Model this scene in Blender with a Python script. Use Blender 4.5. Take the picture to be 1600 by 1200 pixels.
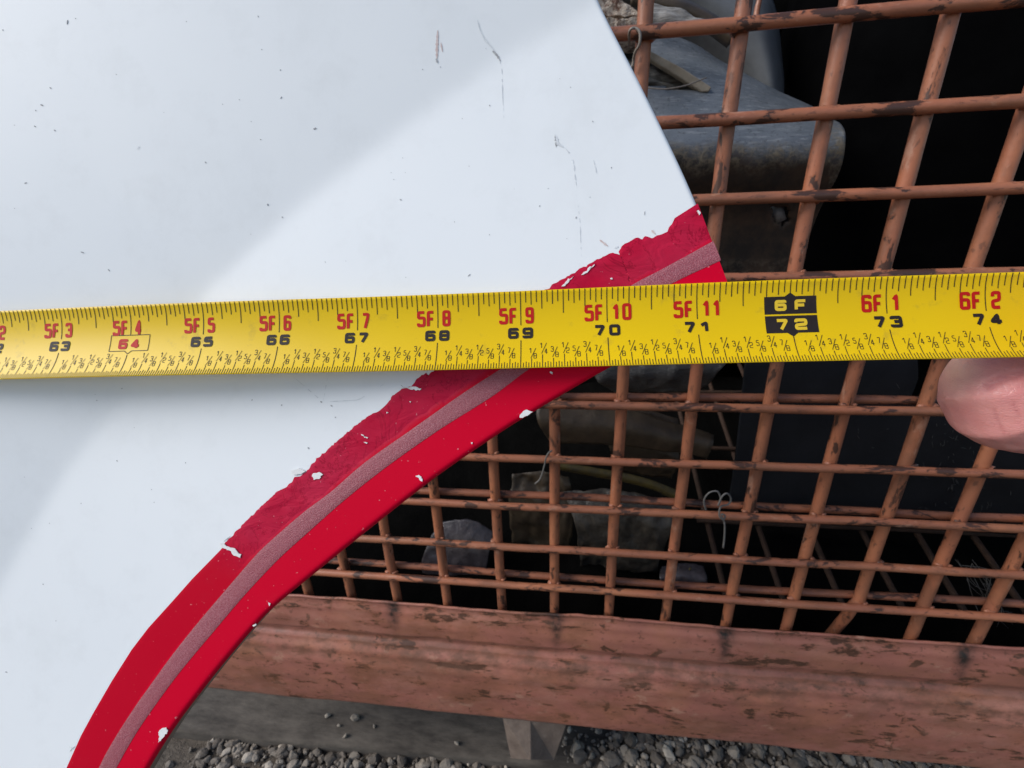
import bpy, bmesh, math, random
from mathutils import Vector, Matrix, noise
random.seed(7)
S = bpy.context.scene
for o in list(bpy.data.objects): bpy.data.objects.remove(o)
COL = S.collection

# ------------------------------------------------------------------ camera
FPX = 684.15                                   # focal length in photo pixels (1600 wide)
R0 = Vector((0.99253497, 0.01051251, -0.12150643))   # cage rows   (seen from the lens: x right, y down, z ahead)
R1 = Vector((0.03501053, 0.92978681, 0.36642974))    # straight down
R2 = Vector((0.11682717, -0.36794834, 0.92247788))   # into the cage
T = Vector((0.46461578, -4.73152087, 4.63215847))
U = 0.06                                       # spacing of the cage's upright rods, metres
KROW = 0.8974
GROUND = -0.875                                # ground level below the cage's row 0 (shifted to z = 0 below)
ZG = -GROUND
def W(p):
    """lens-relative metres -> world"""
    q = p - T * U
    return Vector((R0.dot(q), R2.dot(q), -R1.dot(q) + ZG))
CAM = W(Vector((0, 0, 0)))
def wdir(v): return Vector((R0.dot(v), R2.dot(v), -R1.dot(v)))
def ray(px, py): return Vector(((px - 800) / FPX, (py - 600) / FPX, 1.0))
def at(px, py, y):
    """world point seen at a photo pixel on the upright plane y metres behind the cage front"""
    d = wdir(ray(px, py)); k = (y - CAM.y) / d.y
    return CAM + d * k
def cp(px, py, z): return W(ray(px, py) * z)

cd = bpy.data.cameras.new('camera'); cam = bpy.data.objects.new('camera', cd); COL.objects.link(cam)
cx, cy, cz = wdir(Vector((1, 0, 0))).normalized(), wdir(Vector((0, -1, 0))).normalized(), wdir(Vector((0, 0, -1))).normalized()
cam.matrix_world = Matrix(((cx.x, cy.x, cz.x, CAM.x), (cx.y, cy.y, cz.y, CAM.y), (cx.z, cy.z, cz.z, CAM.z), (0, 0, 0, 1)))
cd.sensor_width = 36; cd.lens = 36 * FPX / 1600; cd.clip_start = 0.005; cd.clip_end = 500
cd.dof.use_dof = True; cd.dof.focus_distance = 0.14; cd.dof.aperture_fstop = cd.lens / 0.55
S.camera = cam

# ------------------------------------------------------------------ light
SUN_EL, SUN_AZ = math.radians(38), math.radians(250)      # azimuth measured like the sky's rotation
world = bpy.data.worlds.new('World'); S.world = world; world.use_nodes = True
nt = world.node_tree; nt.nodes.clear()
sky = nt.nodes.new('ShaderNodeTexSky'); sky.sky_type = 'NISHITA'; sky.sun_disc = False
sky.sun_elevation = SUN_EL; sky.sun_rotation = SUN_AZ; sky.air_density = 1.0; sky.dust_density = 1.0; sky.ozone_density = 1.0
bg = nt.nodes.new('ShaderNodeBackground'); bg.inputs[1].default_value = 0.11
wo = nt.nodes.new('ShaderNodeOutputWorld')
nt.links.new(sky.outputs[0], bg.inputs[0]); nt.links.new(bg.outputs[0], wo.inputs[0])
sl = bpy.data.lights.new('sun', 'SUN'); sl.energy = 2.2; sl.angle = math.radians(35); sl.color = (1, 0.98, 0.95)
sun = bpy.data.objects.new('sun', sl); COL.objects.link(sun)
sdir = Vector((math.sin(SUN_AZ) * math.cos(SUN_EL), math.cos(SUN_AZ) * math.cos(SUN_EL), math.sin(SUN_EL)))
sun.rotation_euler = sdir.to_track_quat('Z', 'Y').to_euler(); sun.location = sdir * 20
S.view_settings.view_transform = 'Standard'; S.view_settings.look = 'None'
S.view_settings.gamma = 1; S.view_settings.exposure = 0.53; S.view_settings.use_curve_mapping = False

# ------------------------------------------------------------------ materials
class Mat:
    def __init__(s, name, rough=0.5, base=(0.5, 0.5, 0.5), spec=0.5):
        s.m = bpy.data.materials.new(name); s.m.use_nodes = True; s.t = s.m.node_tree
        s.b = s.t.nodes['Principled BSDF']
        s.b.inputs['Roughness'].default_value = rough; s.b.inputs['Base Color'].default_value = (*base, 1)
        s.b.inputs['Specular IOR Level'].default_value = spec
        s.co = s.t.nodes.new('ShaderNodeTexCoord')
    def n(s, kind, **kw):
        x = s.t.nodes.new(kind)
        for k, v in kw.items(): setattr(x, k, v)
        return x
    def l(s, a, b): s.t.links.new(a, b)
    def vec(s, scale=(1, 1, 1), src='Object', rot=(0, 0, 0)):
        mp = s.n('ShaderNodeMapping'); mp.inputs['Scale'].default_value = scale; mp.inputs['Rotation'].default_value = rot
        s.l(s.co.outputs[src], mp.inputs['Vector']); return mp.outputs[0]
    def noise(s, scale, detail=4, rough=0.55, vec=None, lo=0.0, hi=1.0, dist=0.0):
        x = s.n('ShaderNodeTexNoise'); x.inputs['Scale'].default_value = scale; x.inputs['Detail'].default_value = detail
        x.inputs['Roughness'].default_value = rough; x.inputs['Distortion'].default_value = dist
        s.l(vec if vec is not None else s.co.outputs['Object'], x.inputs['Vector'])
        return s.ramp(x.outputs[0], lo, hi)
    def ramp(s, v, lo, hi):
        r = s.n('ShaderNodeMapRange'); r.inputs['From Min'].default_value = lo; r.inputs['From Max'].default_value = hi
        s.l(v, r.inputs['Value']); return r.outputs[0]
    def mix(s, f, a, b):
        x = s.n('ShaderNodeMix', data_type='RGBA'); 
        if isinstance(f, float): x.inputs[0].default_value = f
        else: s.l(f, x.inputs[0])
        for i, c in ((6, a), (7, b)):
            if isinstance(c, tuple): x.inputs[i].default_value = (*c, 1)
            else: s.l(c, x.inputs[i])
        return x.outputs[2]
    def math(s, op, a, b):
        x = s.n('ShaderNodeMath', operation=op, use_clamp=True)
        for i, c in ((0, a), (1, b)):
            if isinstance(c, (int, float)): x.inputs[i].default_value = c
            else: s.l(c, x.inputs[i])
        return x.outputs[0]
    def attr(s, name):
        x = s.n('ShaderNodeAttribute', attribute_name=name); return x.outputs['Fac']
    def color(s, c): s.l(c, s.b.inputs['Base Color'])
    def rough(s, f, lo, hi):
        r = s.n('ShaderNodeMapRange'); r.inputs['To Min'].default_value = lo; r.inputs['To Max'].default_value = hi
        s.l(f, r.inputs['Value']); s.l(r.outputs[0], s.b.inputs['Roughness'])
    def bump(s, h, dist, strength=1.0):
        x = s.n('ShaderNodeBump'); x.inputs['Distance'].default_value = dist; x.inputs['Strength'].default_value = strength
        s.l(h, x.inputs['Height']); s.l(x.outputs[0], s.b.inputs['Normal'])

def m_white():
    m = Mat('white_gelcoat', 0.5, spec=0.25); v = m.noise(9, 5, 0.6, lo=0.3, hi=0.75)
    f = m.noise(60, 6, 0.7, lo=0.52, hi=0.9)
    c = m.mix(v, (0.80, 0.815, 0.82), (0.76, 0.78, 0.79)); c = m.mix(m.math('MULTIPLY', f, 0.18), c, (0.45, 0.45, 0.44)); sm = m.noise(26, 7, 0.7, m.vec((1, 1, 0.5), rot=(0, 0.5, 0)), lo=0.54, hi=0.75); c = m.mix(m.math('MULTIPLY', sm, 0.22), c, (0.62, 0.63, 0.62)); m.color(c)
    m.bump(m.noise(14, 2, 0.5), 0.0006, 0.25); return m.m
def m_red():
    m = Mat('red_vinyl', 0.45, spec=0.08)
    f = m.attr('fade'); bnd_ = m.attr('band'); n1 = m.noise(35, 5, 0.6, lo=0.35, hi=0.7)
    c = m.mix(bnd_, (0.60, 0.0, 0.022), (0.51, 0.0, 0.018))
    c = m.mix(m.math('MULTIPLY', f, 0.8), c, (0.43, 0.004, 0.034))
    c = m.mix(m.math('MULTIPLY', m.math('MULTIPLY', f, n1), 0.6), c, (0.50, 0.030, 0.075))
    ck = m.noise(48, 6, 0.7, m.vec((1, 1, 1)), lo=0.485, hi=0.50, dist=1.5); ck2 = m.noise(48, 6, 0.7, m.vec((1, 1, 1)), lo=0.515, hi=0.50, dist=1.5)
    c = m.mix(m.math('MULTIPLY', m.math('MULTIPLY', ck, ck2), m.math('MULTIPLY', f, 0.75)), c, (0.24, 0.002, 0.018))
    gr = m.noise(22, 7, 0.7, lo=0.55, hi=0.8); c = m.mix(m.math('MULTIPLY', gr, 0.35), c, (0.40, 0.02, 0.04))
    sp = m.noise(900, 2, 0.5, lo=0.72, hi=0.76); c = m.mix(m.math('MULTIPLY', sp, 0.5), c, (0.70, 0.30, 0.33)); m.color(c); m.rough(m.noise(30, 5, 0.6), 0.32, 0.6)
    w = m.noise(70, 3, 0.5, m.vec((1, 1, 2.2)), dist=1.2)
    m.bump(m.math('MULTIPLY', w, f), 0.0012, 0.5); return m.m
def m_strip():
    m = Mat('reflective_film', 0.45)
    n1 = m.noise(3200, 2, 0.6, lo=0.4, hi=0.66); n2 = m.noise(40, 4, 0.6, lo=0.3, hi=0.75)
    c = m.mix(n1, (0.27, 0.045, 0.065), (0.44, 0.165, 0.19)); c = m.mix(m.math('MULTIPLY', n2, 0.45), c, (0.34, 0.075, 0.095)); m.color(c)
    m.bump(n1, 0.0002, 0.5); return m.m
def m_paint(name, streak=(1, 1, 1), grime=False, rust_lo=0.52, rs=42, stain=0.4, base_a=(0.40, 0.138, 0.066), base_b=(0.29, 0.105, 0.060), rustc=(0.050, 0.024, 0.017)):
    m = Mat(name, 0.46, spec=0.5)
    v = m.vec(streak)
    oi = m.n('ShaderNodeObjectInfo')
    off = m.n('ShaderNodeVectorMath', operation='ADD'); m.l(v, off.inputs[0])
    sc = m.n('ShaderNodeVectorMath', operation='SCALE'); sc.inputs['Scale'].default_value = 7.0
    cmb = m.n('ShaderNodeCombineXYZ'); m.l(oi.outputs['Random'], cmb.inputs[0]); m.l(oi.outputs['Random'], cmb.inputs[1]); m.l(cmb.outputs[0], sc.inputs[0])
    m.l(sc.outputs[0], off.inputs[1]); v = off.outputs[0]
    big = m.noise(18, 4, 0.6, v, 0.3, 0.7); edge = m.noise(rs, 8, 0.66, v, 0, 1, dist=0.5); r1 = m.ramp(edge, rust_lo + 0.05, rust_lo + 0.068); rim = m.ramp(edge, rust_lo + 0.02, rust_lo + 0.055)
    r2 = m.noise(rs * 3.3, 5, 0.65, v, 0.60, 0.64); g = m.noise(25, 5, 0.6, v, 0.45, 0.75); st = m.noise(rs * 0.55, 8, 0.7, v, 0.47, 0.62)
    c = m.mix(big, base_a, base_b)
    c = m.mix(m.math('MULTIPLY', g, 0.5), c, (0.40, 0.165, 0.075))
    c = m.mix(m.math('MULTIPLY', st, stain), c, (0.15, 0.068, 0.040))
    c = m.mix(m.math('MULTIPLY', rim, 0.55), c, (0.22, 0.070, 0.028))
    c = m.mix(m.math('MULTIPLY', r2, 0.6), c, (0.11, 0.045, 0.028))
    c = m.mix(m.math('MULTIPLY', r1, 0.92), c, rustc)
    pl_ = m.noise(rs * 0.8, 7, 0.7, v, 0.60, 0.66); c = m.mix(m.math('MULTIPLY', pl_, 0.6), c, (0.46, 0.25, 0.17))
    if grime:
        fs_ = m.noise(38, 10, 0.74, m.vec((0.42, 1, 1.35)), 0, 1, dist=0.15); fine = m.ramp(fs_, 0.585, 0.597); frim = m.ramp(fs_, 0.55, 0.585); brd = m.noise(13, 8, 0.68, m.vec((0.7, 1, 1.2)), 0.50, 0.60); dus = m.noise(17, 7, 0.68, m.vec((0.7, 1, 1.5), rot=(0, 0.03, 0)), 0.50, 0.70)
        c = m.mix(m.math('MULTIPLY', brd, 0.55), c, (0.19, 0.078, 0.040)); c = m.mix(m.math('MULTIPLY', dus, 0.55), c, (0.40, 0.185, 0.135)); c = m.mix(m.math('MULTIPLY', frim, 0.6), c, (0.20, 0.070, 0.030)); c = m.mix(m.math('MULTIPLY', fine, 0.9), c, (0.075, 0.034, 0.020))
        d = m.math('MULTIPLY', m.attr('grime'), m.noise(90, 4, 0.6, lo=0.25, hi=0.6)); c = m.mix(d, c, (0.022, 0.017, 0.014))
        e = m.math('MULTIPLY', m.attr('dust'), m.noise(60, 6, 0.65, v, 0.42, 0.6)); c = m.mix(m.math('MULTIPLY', e, 0.75), c, (0.140, 0.066, 0.042))
    m.color(c)
    h = m.math('SUBTRACT', m.math('MULTIPLY', m.noise(240, 4, 0.6), 0.25 if grime else 0.4), m.math('MULTIPLY', m.math('MAXIMUM', r1, fine) if grime else r1, 0.6))
    m.bump(h, 0.0007 if grime else 0.0009, 0.7); return m.m
def m_plain(name, a, b, scale=40, rough=0.6, bump=0.0, spec=0.5, lo=0.3, hi=0.7, vec=None, detail=6):
    m = Mat(name, rough, spec=spec); v = m.vec(vec) if vec else None
    n1 = m.noise(scale, detail, 0.65, v, lo, hi); m.color(m.mix(n1, a, b))
    if bump: m.bump(m.noise(scale * 2.5, 5, 0.65, v), bump, 0.8)
    return m.m
def m_tape():
    m = Mat('yellow_tape_enamel', 0.38, spec=0.17); n1 = m.noise(160, 5, 0.65, lo=0.60, hi=0.78); n2 = m.noise(25, 3, 0.5, lo=0.3, hi=0.7)
    c = m.mix(n2, (0.76, 0.50, 0.004), (0.72, 0.465, 0.005)); m.color(m.mix(m.math('MULTIPLY', n1, 0.45), c, (0.26, 0.18, 0.04)))
    return m.m
def m_bumper():
    m = Mat('dirty_grey_plastic', 0.4, spec=0.45)
    n1 = m.noise(24, 7, 0.65, lo=0.3, hi=0.72); n2 = m.noise(170, 7, 0.75, lo=0.44, hi=0.60); sc = m.noise(60, 8, 0.75, m.vec((1, 5, 5), rot=(0, 0.4, 0)), lo=0.52, hi=0.62); dk = m.noise(330, 4, 0.7, lo=0.56, hi=0.64)
    c = m.mix(n1, (0.105, 0.118, 0.132), (0.175, 0.192, 0.21)); c = m.mix(m.math('MULTIPLY', sc, 0.55), c, (0.33, 0.34, 0.345)); c = m.mix(m.math('MULTIPLY', dk, 0.6), c, (0.045, 0.045, 0.045))
    c = m.mix(m.attr('mud'), c, m.mix(m.noise(40, 6, 0.7, lo=0.4, hi=0.65), (0.018, 0.014, 0.011), (0.060, 0.036, 0.022)))
    c = m.mix(m.math('MULTIPLY', m.attr('crust'), n2), c, (0.21, 0.175, 0.12)); m.color(c)
    r = m.math('ADD', m.math('MULTIPLY', m.attr('mud'), 0.5), m.math('MULTIPLY', n1, 0.3)); m.rough(r, 0.32, 0.95)
    m.bump(m.math('SUBTRACT', m.math('MULTIPLY', n2, m.attr('crust')), m.math('MULTIPLY', sc, 0.15)), 0.0010, 0.7); return m.m
def m_skin():
    m = Mat('skin', 0.42)
    n1 = m.noise(55, 4, 0.6, lo=0.3, hi=0.7); n2 = m.noise(500, 3, 0.6, lo=0.35, hi=0.65); p = m.attr('pale')
    c = m.mix(n1, (0.64, 0.285, 0.255), (0.56, 0.215, 0.205)); c = m.mix(p, c, (0.70, 0.42, 0.32)); n3 = m.noise(130, 5, 0.65, m.vec((1, 1, 2.5)), lo=0.45, hi=0.7); c = m.mix(m.math('MULTIPLY', n3, 0.25), c, (0.52, 0.16, 0.165)); c = m.mix(m.math('MULTIPLY', m.attr('crease'), 0.35), c, (0.34, 0.075, 0.085)); m.color(c)
    m.b.inputs['Subsurface Weight'].default_value = 0.25; m.b.inputs['Subsurface Radius'].default_value = (0.004, 0.0015, 0.001); m.b.inputs['Subsurface Scale'].default_value = 1.0
    vo = m.n('ShaderNodeTexVoronoi', feature='DISTANCE_TO_EDGE'); vo.inputs['Scale'].default_value = 620; m.l(m.vec((1, 1, 2.6), rot=(0.5, 0.4, 0.2)), vo.inputs['Vector'])
    ln = m.ramp(vo.outputs['Distance'], 0.0, 0.12); big = m.noise(95, 3, 0.6, m.vec((1, 1, 3)), lo=0.35, hi=0.65)
    m.bump(m.math('ADD', m.math('MULTIPLY', ln, 0.22), m.math('MULTIPLY', big, 0.35)), 0.0006, 0.45); return m.m
M = dict(
    white=m_white(), red=m_red(), strip=m_strip(), tape=m_tape(), bumper=m_bumper(), skin=m_skin(),
    rod=m_paint('red_oxide_upright', streak=(1, 1, 0.45), rust_lo=0.54, rs=60, stain=0.6), crossrod=m_paint('red_oxide_cross_rod', streak=(0.42, 1, 1), rust_lo=0.505, rs=75, stain=0.55),
    rail=m_paint('red_oxide_rail', streak=(0.75, 1, 1.15), grime=True, rust_lo=0.565, rs=48, stain=0.2, base_a=(0.38, 0.142, 0.102), base_b=(0.31, 0.112, 0.080), rustc=(0.085, 0.038, 0.022)),
    core=m_plain('raw_laminate_edge', (0.27, 0.23, 0.18), (0.18, 0.15, 0.115), 120, 0.8, 0.0006),
    chip=m_plain('bare_white_gelcoat', (0.82, 0.82, 0.81), (0.70, 0.69, 0.67), 300, 0.5),
    speck=m_plain('dark_dirt', (0.24, 0.24, 0.245), (0.50, 0.50, 0.51), 900, 0.8),
    scuff=m_plain('grey_scuff', (0.52, 0.54, 0.56), (0.78, 0.80, 0.81), 500, 0.7),
    rustscuff=m_plain('pink_scuff', (0.55, 0.40, 0.37), (0.68, 0.62, 0.60), 700, 0.7),
    ink=m_plain('black_print', (0.018, 0.013, 0.012), (0.028, 0.02, 0.018), 200, 0.6, spec=0.2),
    redink=m_plain('red_print', (0.52, 0.012, 0.008), (0.45, 0.009, 0.006), 200, 0.6, spec=0.2),
    yellowink=m_plain('yellow_print', (0.74, 0.50, 0.02), (0.70, 0.46, 0.02), 200, 0.4),
    black=m_plain('black_plastic', (0.0015, 0.0015, 0.0017), (0.003, 0.003, 0.0032), 20, 0.9, spec=0.0),
    darkrust=m_plain('dark_rusty_rod', (0.020, 0.013, 0.010), (0.055, 0.030, 0.020), 60, 0.8, 0.0006, spec=0.2),
    dark_fill=m_plain('black_filler', (0.0025, 0.0025, 0.0025), (0.005, 0.0048, 0.0045), 20, 0.95, 0.003, spec=0.0),  # near-black filler standing in for the shade inside the cage
    bin=m_plain('scuffed_black_bin', (0.010, 0.011, 0.0135), (0.020, 0.0215, 0.026), 14, 0.55, spec=0.12, lo=0.35, hi=0.75),
    scratch=m_plain('pale_scratch', (0.075, 0.078, 0.08), (0.03, 0.031, 0.034), 300, 0.8),
    greyshell=m_plain('smooth_grey_plastic', (0.09, 0.094, 0.10), (0.15, 0.157, 0.165), 22, 0.6, 0.0006, spec=0.3),
    sheet=m_plain('crumpled_grey_film', (0.028, 0.027, 0.026), (0.07, 0.067, 0.064), 60, 0.35, 0.002, vec=(1, 1, 4)),
    brown=m_plain('brown_trim', (0.028, 0.020, 0.013), (0.072, 0.050, 0.030), 45, 0.5, 0.001),
    yellow=m_plain('dirty_yellow_edge', (0.10, 0.075, 0.014), (0.025, 0.02, 0.012), 70, 0.6),
    film=m_plain('dull_clear_film', (0.045, 0.038, 0.041), (0.11, 0.095, 0.10), 50, 0.15, 0.002),
    rag=m_plain('muddy_wrapper', (0.016, 0.014, 0.012), (0.075, 0.062, 0.048), 60, 0.4, 0.002),
    foam=m_plain('crumbly_beige_board', (0.16, 0.085, 0.06), (0.66, 0.57, 0.47), 190, 0.95, 0.004, lo=0.38, hi=0.55),
    wood=m_plain('weathered_wood', (0.20, 0.16, 0.11), (0.34, 0.29, 0.22), 60, 0.9, 0.001, vec=(1, 1, 1)),
    grey_wood=m_plain('bleached_wood', (0.09, 0.08, 0.07), (0.42, 0.40, 0.37), 130, 0.9, 0.002, vec=(0.5, 1, 3)),
    string=m_plain('dirty_white_string', (0.17, 0.16, 0.15), (0.09, 0.085, 0.08), 300, 0.8),
    wire=m_plain('dull_wire', (0.15, 0.13, 0.11), (0.25, 0.22, 0.19), 300, 0.5),
    slab=m_plain('dirty_grey_slab', (0.034, 0.027, 0.021), (0.120, 0.100, 0.080), 55, 0.95, 0.0022, vec=(0.35, 1, 1), lo=0.32, hi=0.72, detail=9),
    plate=m_plain('dusty_steel_foot', (0.085, 0.060, 0.047), (0.155, 0.118, 0.094), 45, 0.85, 0.0012),
    soil=m_plain('stony_soil', (0.045, 0.034, 0.025), (0.16, 0.13, 0.10), 140, 0.95, 0.006, detail=9),
    stone=None)
def m_stone():
    m = Mat('limestone_gravel', 0.9); a = m.n('ShaderNodeAttribute', attribute_name='tone'); n1 = m.noise(160, 5, 0.65, lo=0.3, hi=0.7)
    c = m.mix(a.outputs['Fac'], (0.070, 0.053, 0.039), (0.42, 0.36, 0.29)); m.color(m.mix(m.math('MULTIPLY', n1, 0.45), c, (0.17, 0.15, 0.13))); m.bump(n1, 0.001, 0.7); return m.m
M['stone'] = m_stone()

# ------------------------------------------------------------------ object helpers
def link(name, me, mat, parent=None, smooth=True):
    if smooth:
        for p in me.polygons: p.use_smooth = True
    o = bpy.data.objects.new(name, me); COL.objects.link(o)
    for x in (mat if isinstance(mat, list) else [mat]): me.materials.append(M[x])
    if parent: o.parent = parent
    return o
def build(name, verts, faces, mat, parent=None, smooth=True):
    me = bpy.data.meshes.new(name); me.from_pydata([tuple(v) for v in verts], [], faces); me.validate(); me.update()
    return link(name, me, mat, parent, smooth)
def tag(o, label, cat, group=None):
    o['label'] = label; o['category'] = cat
    if group: o['group'] = group
    return o
def empty(name, loc=(0, 0, 0)):
    o = bpy.data.objects.new(name, None); COL.objects.link(o); o.location = loc; o.empty_display_size = 0.02; return o
def addmod_solid(o, t, offset=-1.0):
    m = o.modifiers.new('thickness', 'SOLIDIFY'); m.thickness = t; m.offset = offset; return m
def tube(path, r, n=10, jitter=0.0, closed_caps=True):
    """verts, faces of a round bar along a list of points"""
    vs, fs = [], []
    up = None
    for i, p in enumerate(path):
        d = (path[min(i + 1, len(path) - 1)] - path[max(i - 1, 0)]).normalized()
        if up is None: up = d.orthogonal().normalized()
        up = (up - d * up.dot(d)).normalized(); s = d.cross(up)
        rr = r[i] if isinstance(r, (list, tuple)) else r
        for k in range(n):
            a = 2 * math.pi * k / n; q = up * math.cos(a) + s * math.sin(a)
            j = 1 + jitter * noise.noise(p * 60 + q * 2.0)
            vs.append(p + q * rr * j)
    for i in range(len(path) - 1):
        for k in range(n):
            fs.append((i * n + k, i * n + (k + 1) % n, (i + 1) * n + (k + 1) % n, (i + 1) * n + k))
    if closed_caps:
        fs.append(tuple(range(n))[::-1]); fs.append(tuple((len(path) - 1) * n + k for k in range(n)))
    return vs, fs
def join(parts):
    V, F = [], []
    for v, f in parts:
        o = len(V); V += list(v); F += [tuple(i + o for i in q) for q in f]
    return V, F
def catmull(pts, n):
    """n points along a smooth curve through pts"""
    P = [pts[0] * 2 - pts[1]] + list(pts) + [pts[-1] * 2 - pts[-2]]; out = []
    m = len(pts) - 1
    for i in range(n):
        x = i / (n - 1) * m; k = min(int(x), m - 1); t = x - k; a, b, c, d = P[k:k + 4]
        out.append(0.5 * ((2 * b) + (c - a) * t + (2 * a - 5 * b + 4 * c - d) * t * t + (3 * b - a - 3 * c + d) * t ** 3))
    return out
def resample(pts, n):
    """n points evenly along a polyline"""
    L = [0]
    for a, b in zip(pts, pts[1:]): L.append(L[-1] + (b - a).length)
    out = []; k = 0
    for i in range(n):
        s = L[-1] * i / (n - 1)
        while k < len(L) - 2 and L[k + 1] < s: k += 1
        t = (s - L[k]) / max(L[k + 1] - L[k], 1e-12); out.append(pts[k].lerp(pts[k + 1], t))
    return out
def loft(rows, nu, nv):
    """smooth sheet through rows of world points -> verts grid, faces, uv list"""
    rr = [catmull(r, nu) for r in rows]; cols = [catmull([r[i] for r in rr], nv) for i in range(nu)]
    V = [cols[i][j] for j in range(nv) for i in range(nu)]
    F = [(j * nu + i, j * nu + i + 1, (j + 1) * nu + i + 1, (j + 1) * nu + i) for j in range(nv - 1) for i in range(nu - 1)]
    return V, F
def prism(pts2, y0, y1, wob=0.0):
    """block whose outline is given in pixels on the upright plane y0 and that runs back to y1"""
    a = [at(px, py, y0) for px, py in pts2]; d = Vector((0, y1 - y0, 0)); n = len(a)
    V = a + [p + d for p in a]
    F = [tuple(range(n)), tuple(range(2 * n - 1, n - 1, -1))] + [(i, i + n, (i + 1) % n + n, (i + 1) % n) for i in range(n)]
    return V, F
def setattr_f(o, name, vals):
    a = o.data.attributes.new(name, 'FLOAT', 'POINT')
    for i, v in enumerate(vals): a.data[i].value = v
def place(o, loc):
    """move an object's origin to loc, keeping its mesh where it is"""
    loc = Vector(loc); o.data.transform(Matrix.Translation(-loc)); o.location = loc
def base_of(o):
    xs = [v.co for v in o.data.vertices]; c = sum(xs, Vector()) / len(xs); place(o, (c.x, c.y, min(v.z for v in xs)))

# ------------------------------------------------------------------ ground
def ground():
    n = 60; V, F = [], []
    for j in range(n + 1):
        for i in range(n + 1):
            a = (i / n * 2 - 1); b = (j / n * 2 - 1)
            x = 40 * math.copysign(abs(a) ** 3.2, a) + 0.1; y = 40 * math.copysign(abs(b) ** 3.2, b)
            V.append((x, y, 0.004 * noise.noise(Vector((x * 9, y * 9, 0))) if abs(x) < 3 else 0))
    F = [(j * (n + 1) + i, j * (n + 1) + i + 1, (j + 1) * (n + 1) + i + 1, (j + 1) * (n + 1) + i) for j in range(n) for i in range(n)]
    g = build('ground', V, F, 'soil'); g['kind'] = 'structure'
ground()

def stone_mesh(seed, r, sub=2):
    bm = bmesh.new(); bmesh.ops.create_icosphere(bm, subdivisions=sub, radius=1)
    sv = Vector((seed * 3.1, seed * 1.7, seed * 0.9)); sx, sy, sz = random.uniform(0.8, 1.35), random.uniform(0.7, 1.1), random.uniform(0.5, 0.85)
    for v in bm.verts:
        d = v.co.normalized(); k = 1 + 0.38 * noise.noise(d * 1.3 + sv) + 0.16 * noise.noise(d * 3.3 + sv)
        for q in range(5):                                   # knock flats into it
            nn = noise.random_unit_vector() if False else Vector((math.sin(seed * 7 + q * 2.1), math.cos(seed * 5 + q * 1.3), math.sin(seed * 3 + q * 4.2))).normalized()
            h = d.dot(nn) * k
            if h > 0.72: d = d - nn * (h - 0.72) / k
        v.co = Vector((d.x * k * sx, d.y * k * sy, d.z * k * sz)) * r
    V = [v.co.copy() for v in bm.verts]; F = [tuple(v.index for v in f.verts) for f in bm.faces]; bm.free(); return V, F
STONES = [stone_mesh(i + 1, 1.0) for i in range(14)]
def stone_at(p, r, rz, k, pool=None):
    V, F = (pool or STONES)[k]; m = Matrix.Translation(p) @ Matrix.Rotation(rz, 4, 'Z') @ Matrix.Rotation(rz * 1.7, 4, 'X')
    return [m @ (v * r) for v in V], F

# ------------------------------------------------------------------ the cage
XOFF = {-5: 0.098, -4: 0.0, -3: -0.06, -2: -0.059, -1: 0.002, 0: -0.011, 1: -0.025, 2: -0.016, 3: 0.027, 4: 0.031, 5: 0.029, 6: 0.007, 7: -0.024}
EOF_ORDER = [-5, -4, -3, -2, -1, 0, 1, 2, 3, 4, 5, 6, 7]
YOFF = {1: 0.031, 2: 0.005, 3: -0.05, 4: -0.021, 6: -0.005, 7: 0.031, 8: 0.041, 9: -0.003, 10: -0.03}
def colx(i): return U * (i + XOFF.get(i, 0.0))
def rowz(j): return ZG - U * (j * KROW + YOFF.get(j, 0.0))
cage = empty('wire_cage', (0.1, 0.3, 0.0)); tag(cage, 'rusty red oxide welded rod cage crammed with scrap behind the white panel', 'cage')
def cpart(name, V, F, mat, smooth=True):
    o = build(name, V, F, mat, None, smooth); o.parent = cage; o.matrix_parent_inverse = Matrix.Translation(-cage.location); return o
RV, RH = 0.0051, 0.0038
YF = -RV - RH + 0.0016          # front rods sit on the uprights
def wob(p, a=0.0009): return p + Vector((noise.noise(p * 9), noise.noise(p * 9 + Vector((7, 1, 3))), noise.noise(p * 8 + Vector((2, 9, 4))))) * a
ZRAIL = at(951, 966, -0.012).z
ZBOT = ZRAIL - 0.013
ZTOP = rowz(-2) + 0.02
for i in range(-8, 12):
    x = colx(i)
    lo = ZBOT - 0.03
    if i == 5:                                           # the upright with its foot broken and bent aside
        z10 = at(1345, 941, 0).z
        path = [Vector((x, 0, ZTOP + (z10 - ZTOP) * k / 30)) for k in range(31)]
        e = at(1300, 988, 0.012); e2 = at(1286, 1003, 0.018); s = path[-1]
        path += [s + Vector((-0.002, 0.001, -0.005)), s.lerp(e, 0.4), s.lerp(e, 0.75), e, e2]
    else: path = [Vector((x, 0, ZTOP + (lo - ZTOP) * k / 40)) for k in range(41)]
    V, F = tube([wob(p) for p in path], RV, 14, 0.05); cpart('upright_rod', V, F, 'rod')
for j in range(-2, 11):
    z = rowz(j); xs = [colx(-8) - 0.02 + (colx(11) + 0.04 - colx(-8)) * k / 60 for k in range(61)]
    V, F = tube([wob(Vector((x, YF, z))) for x in xs], RH * (1.08 if j < 4 else 1.0), 12, 0.06); cpart('cross_rod', V, F, 'crossrod')
    if j in (0, 2, 4, 6, 8, 10) and j > 4:
        V, F = tube([wob(Vector((x, -YF + 0.0005, z + 0.0015 + 0.002 * math.sin(x * 9 + j)))) for x in xs], RH * 1.0, 12, 0.06); cpart('rear_cross_rod', V, F, 'crossrod')
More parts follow.
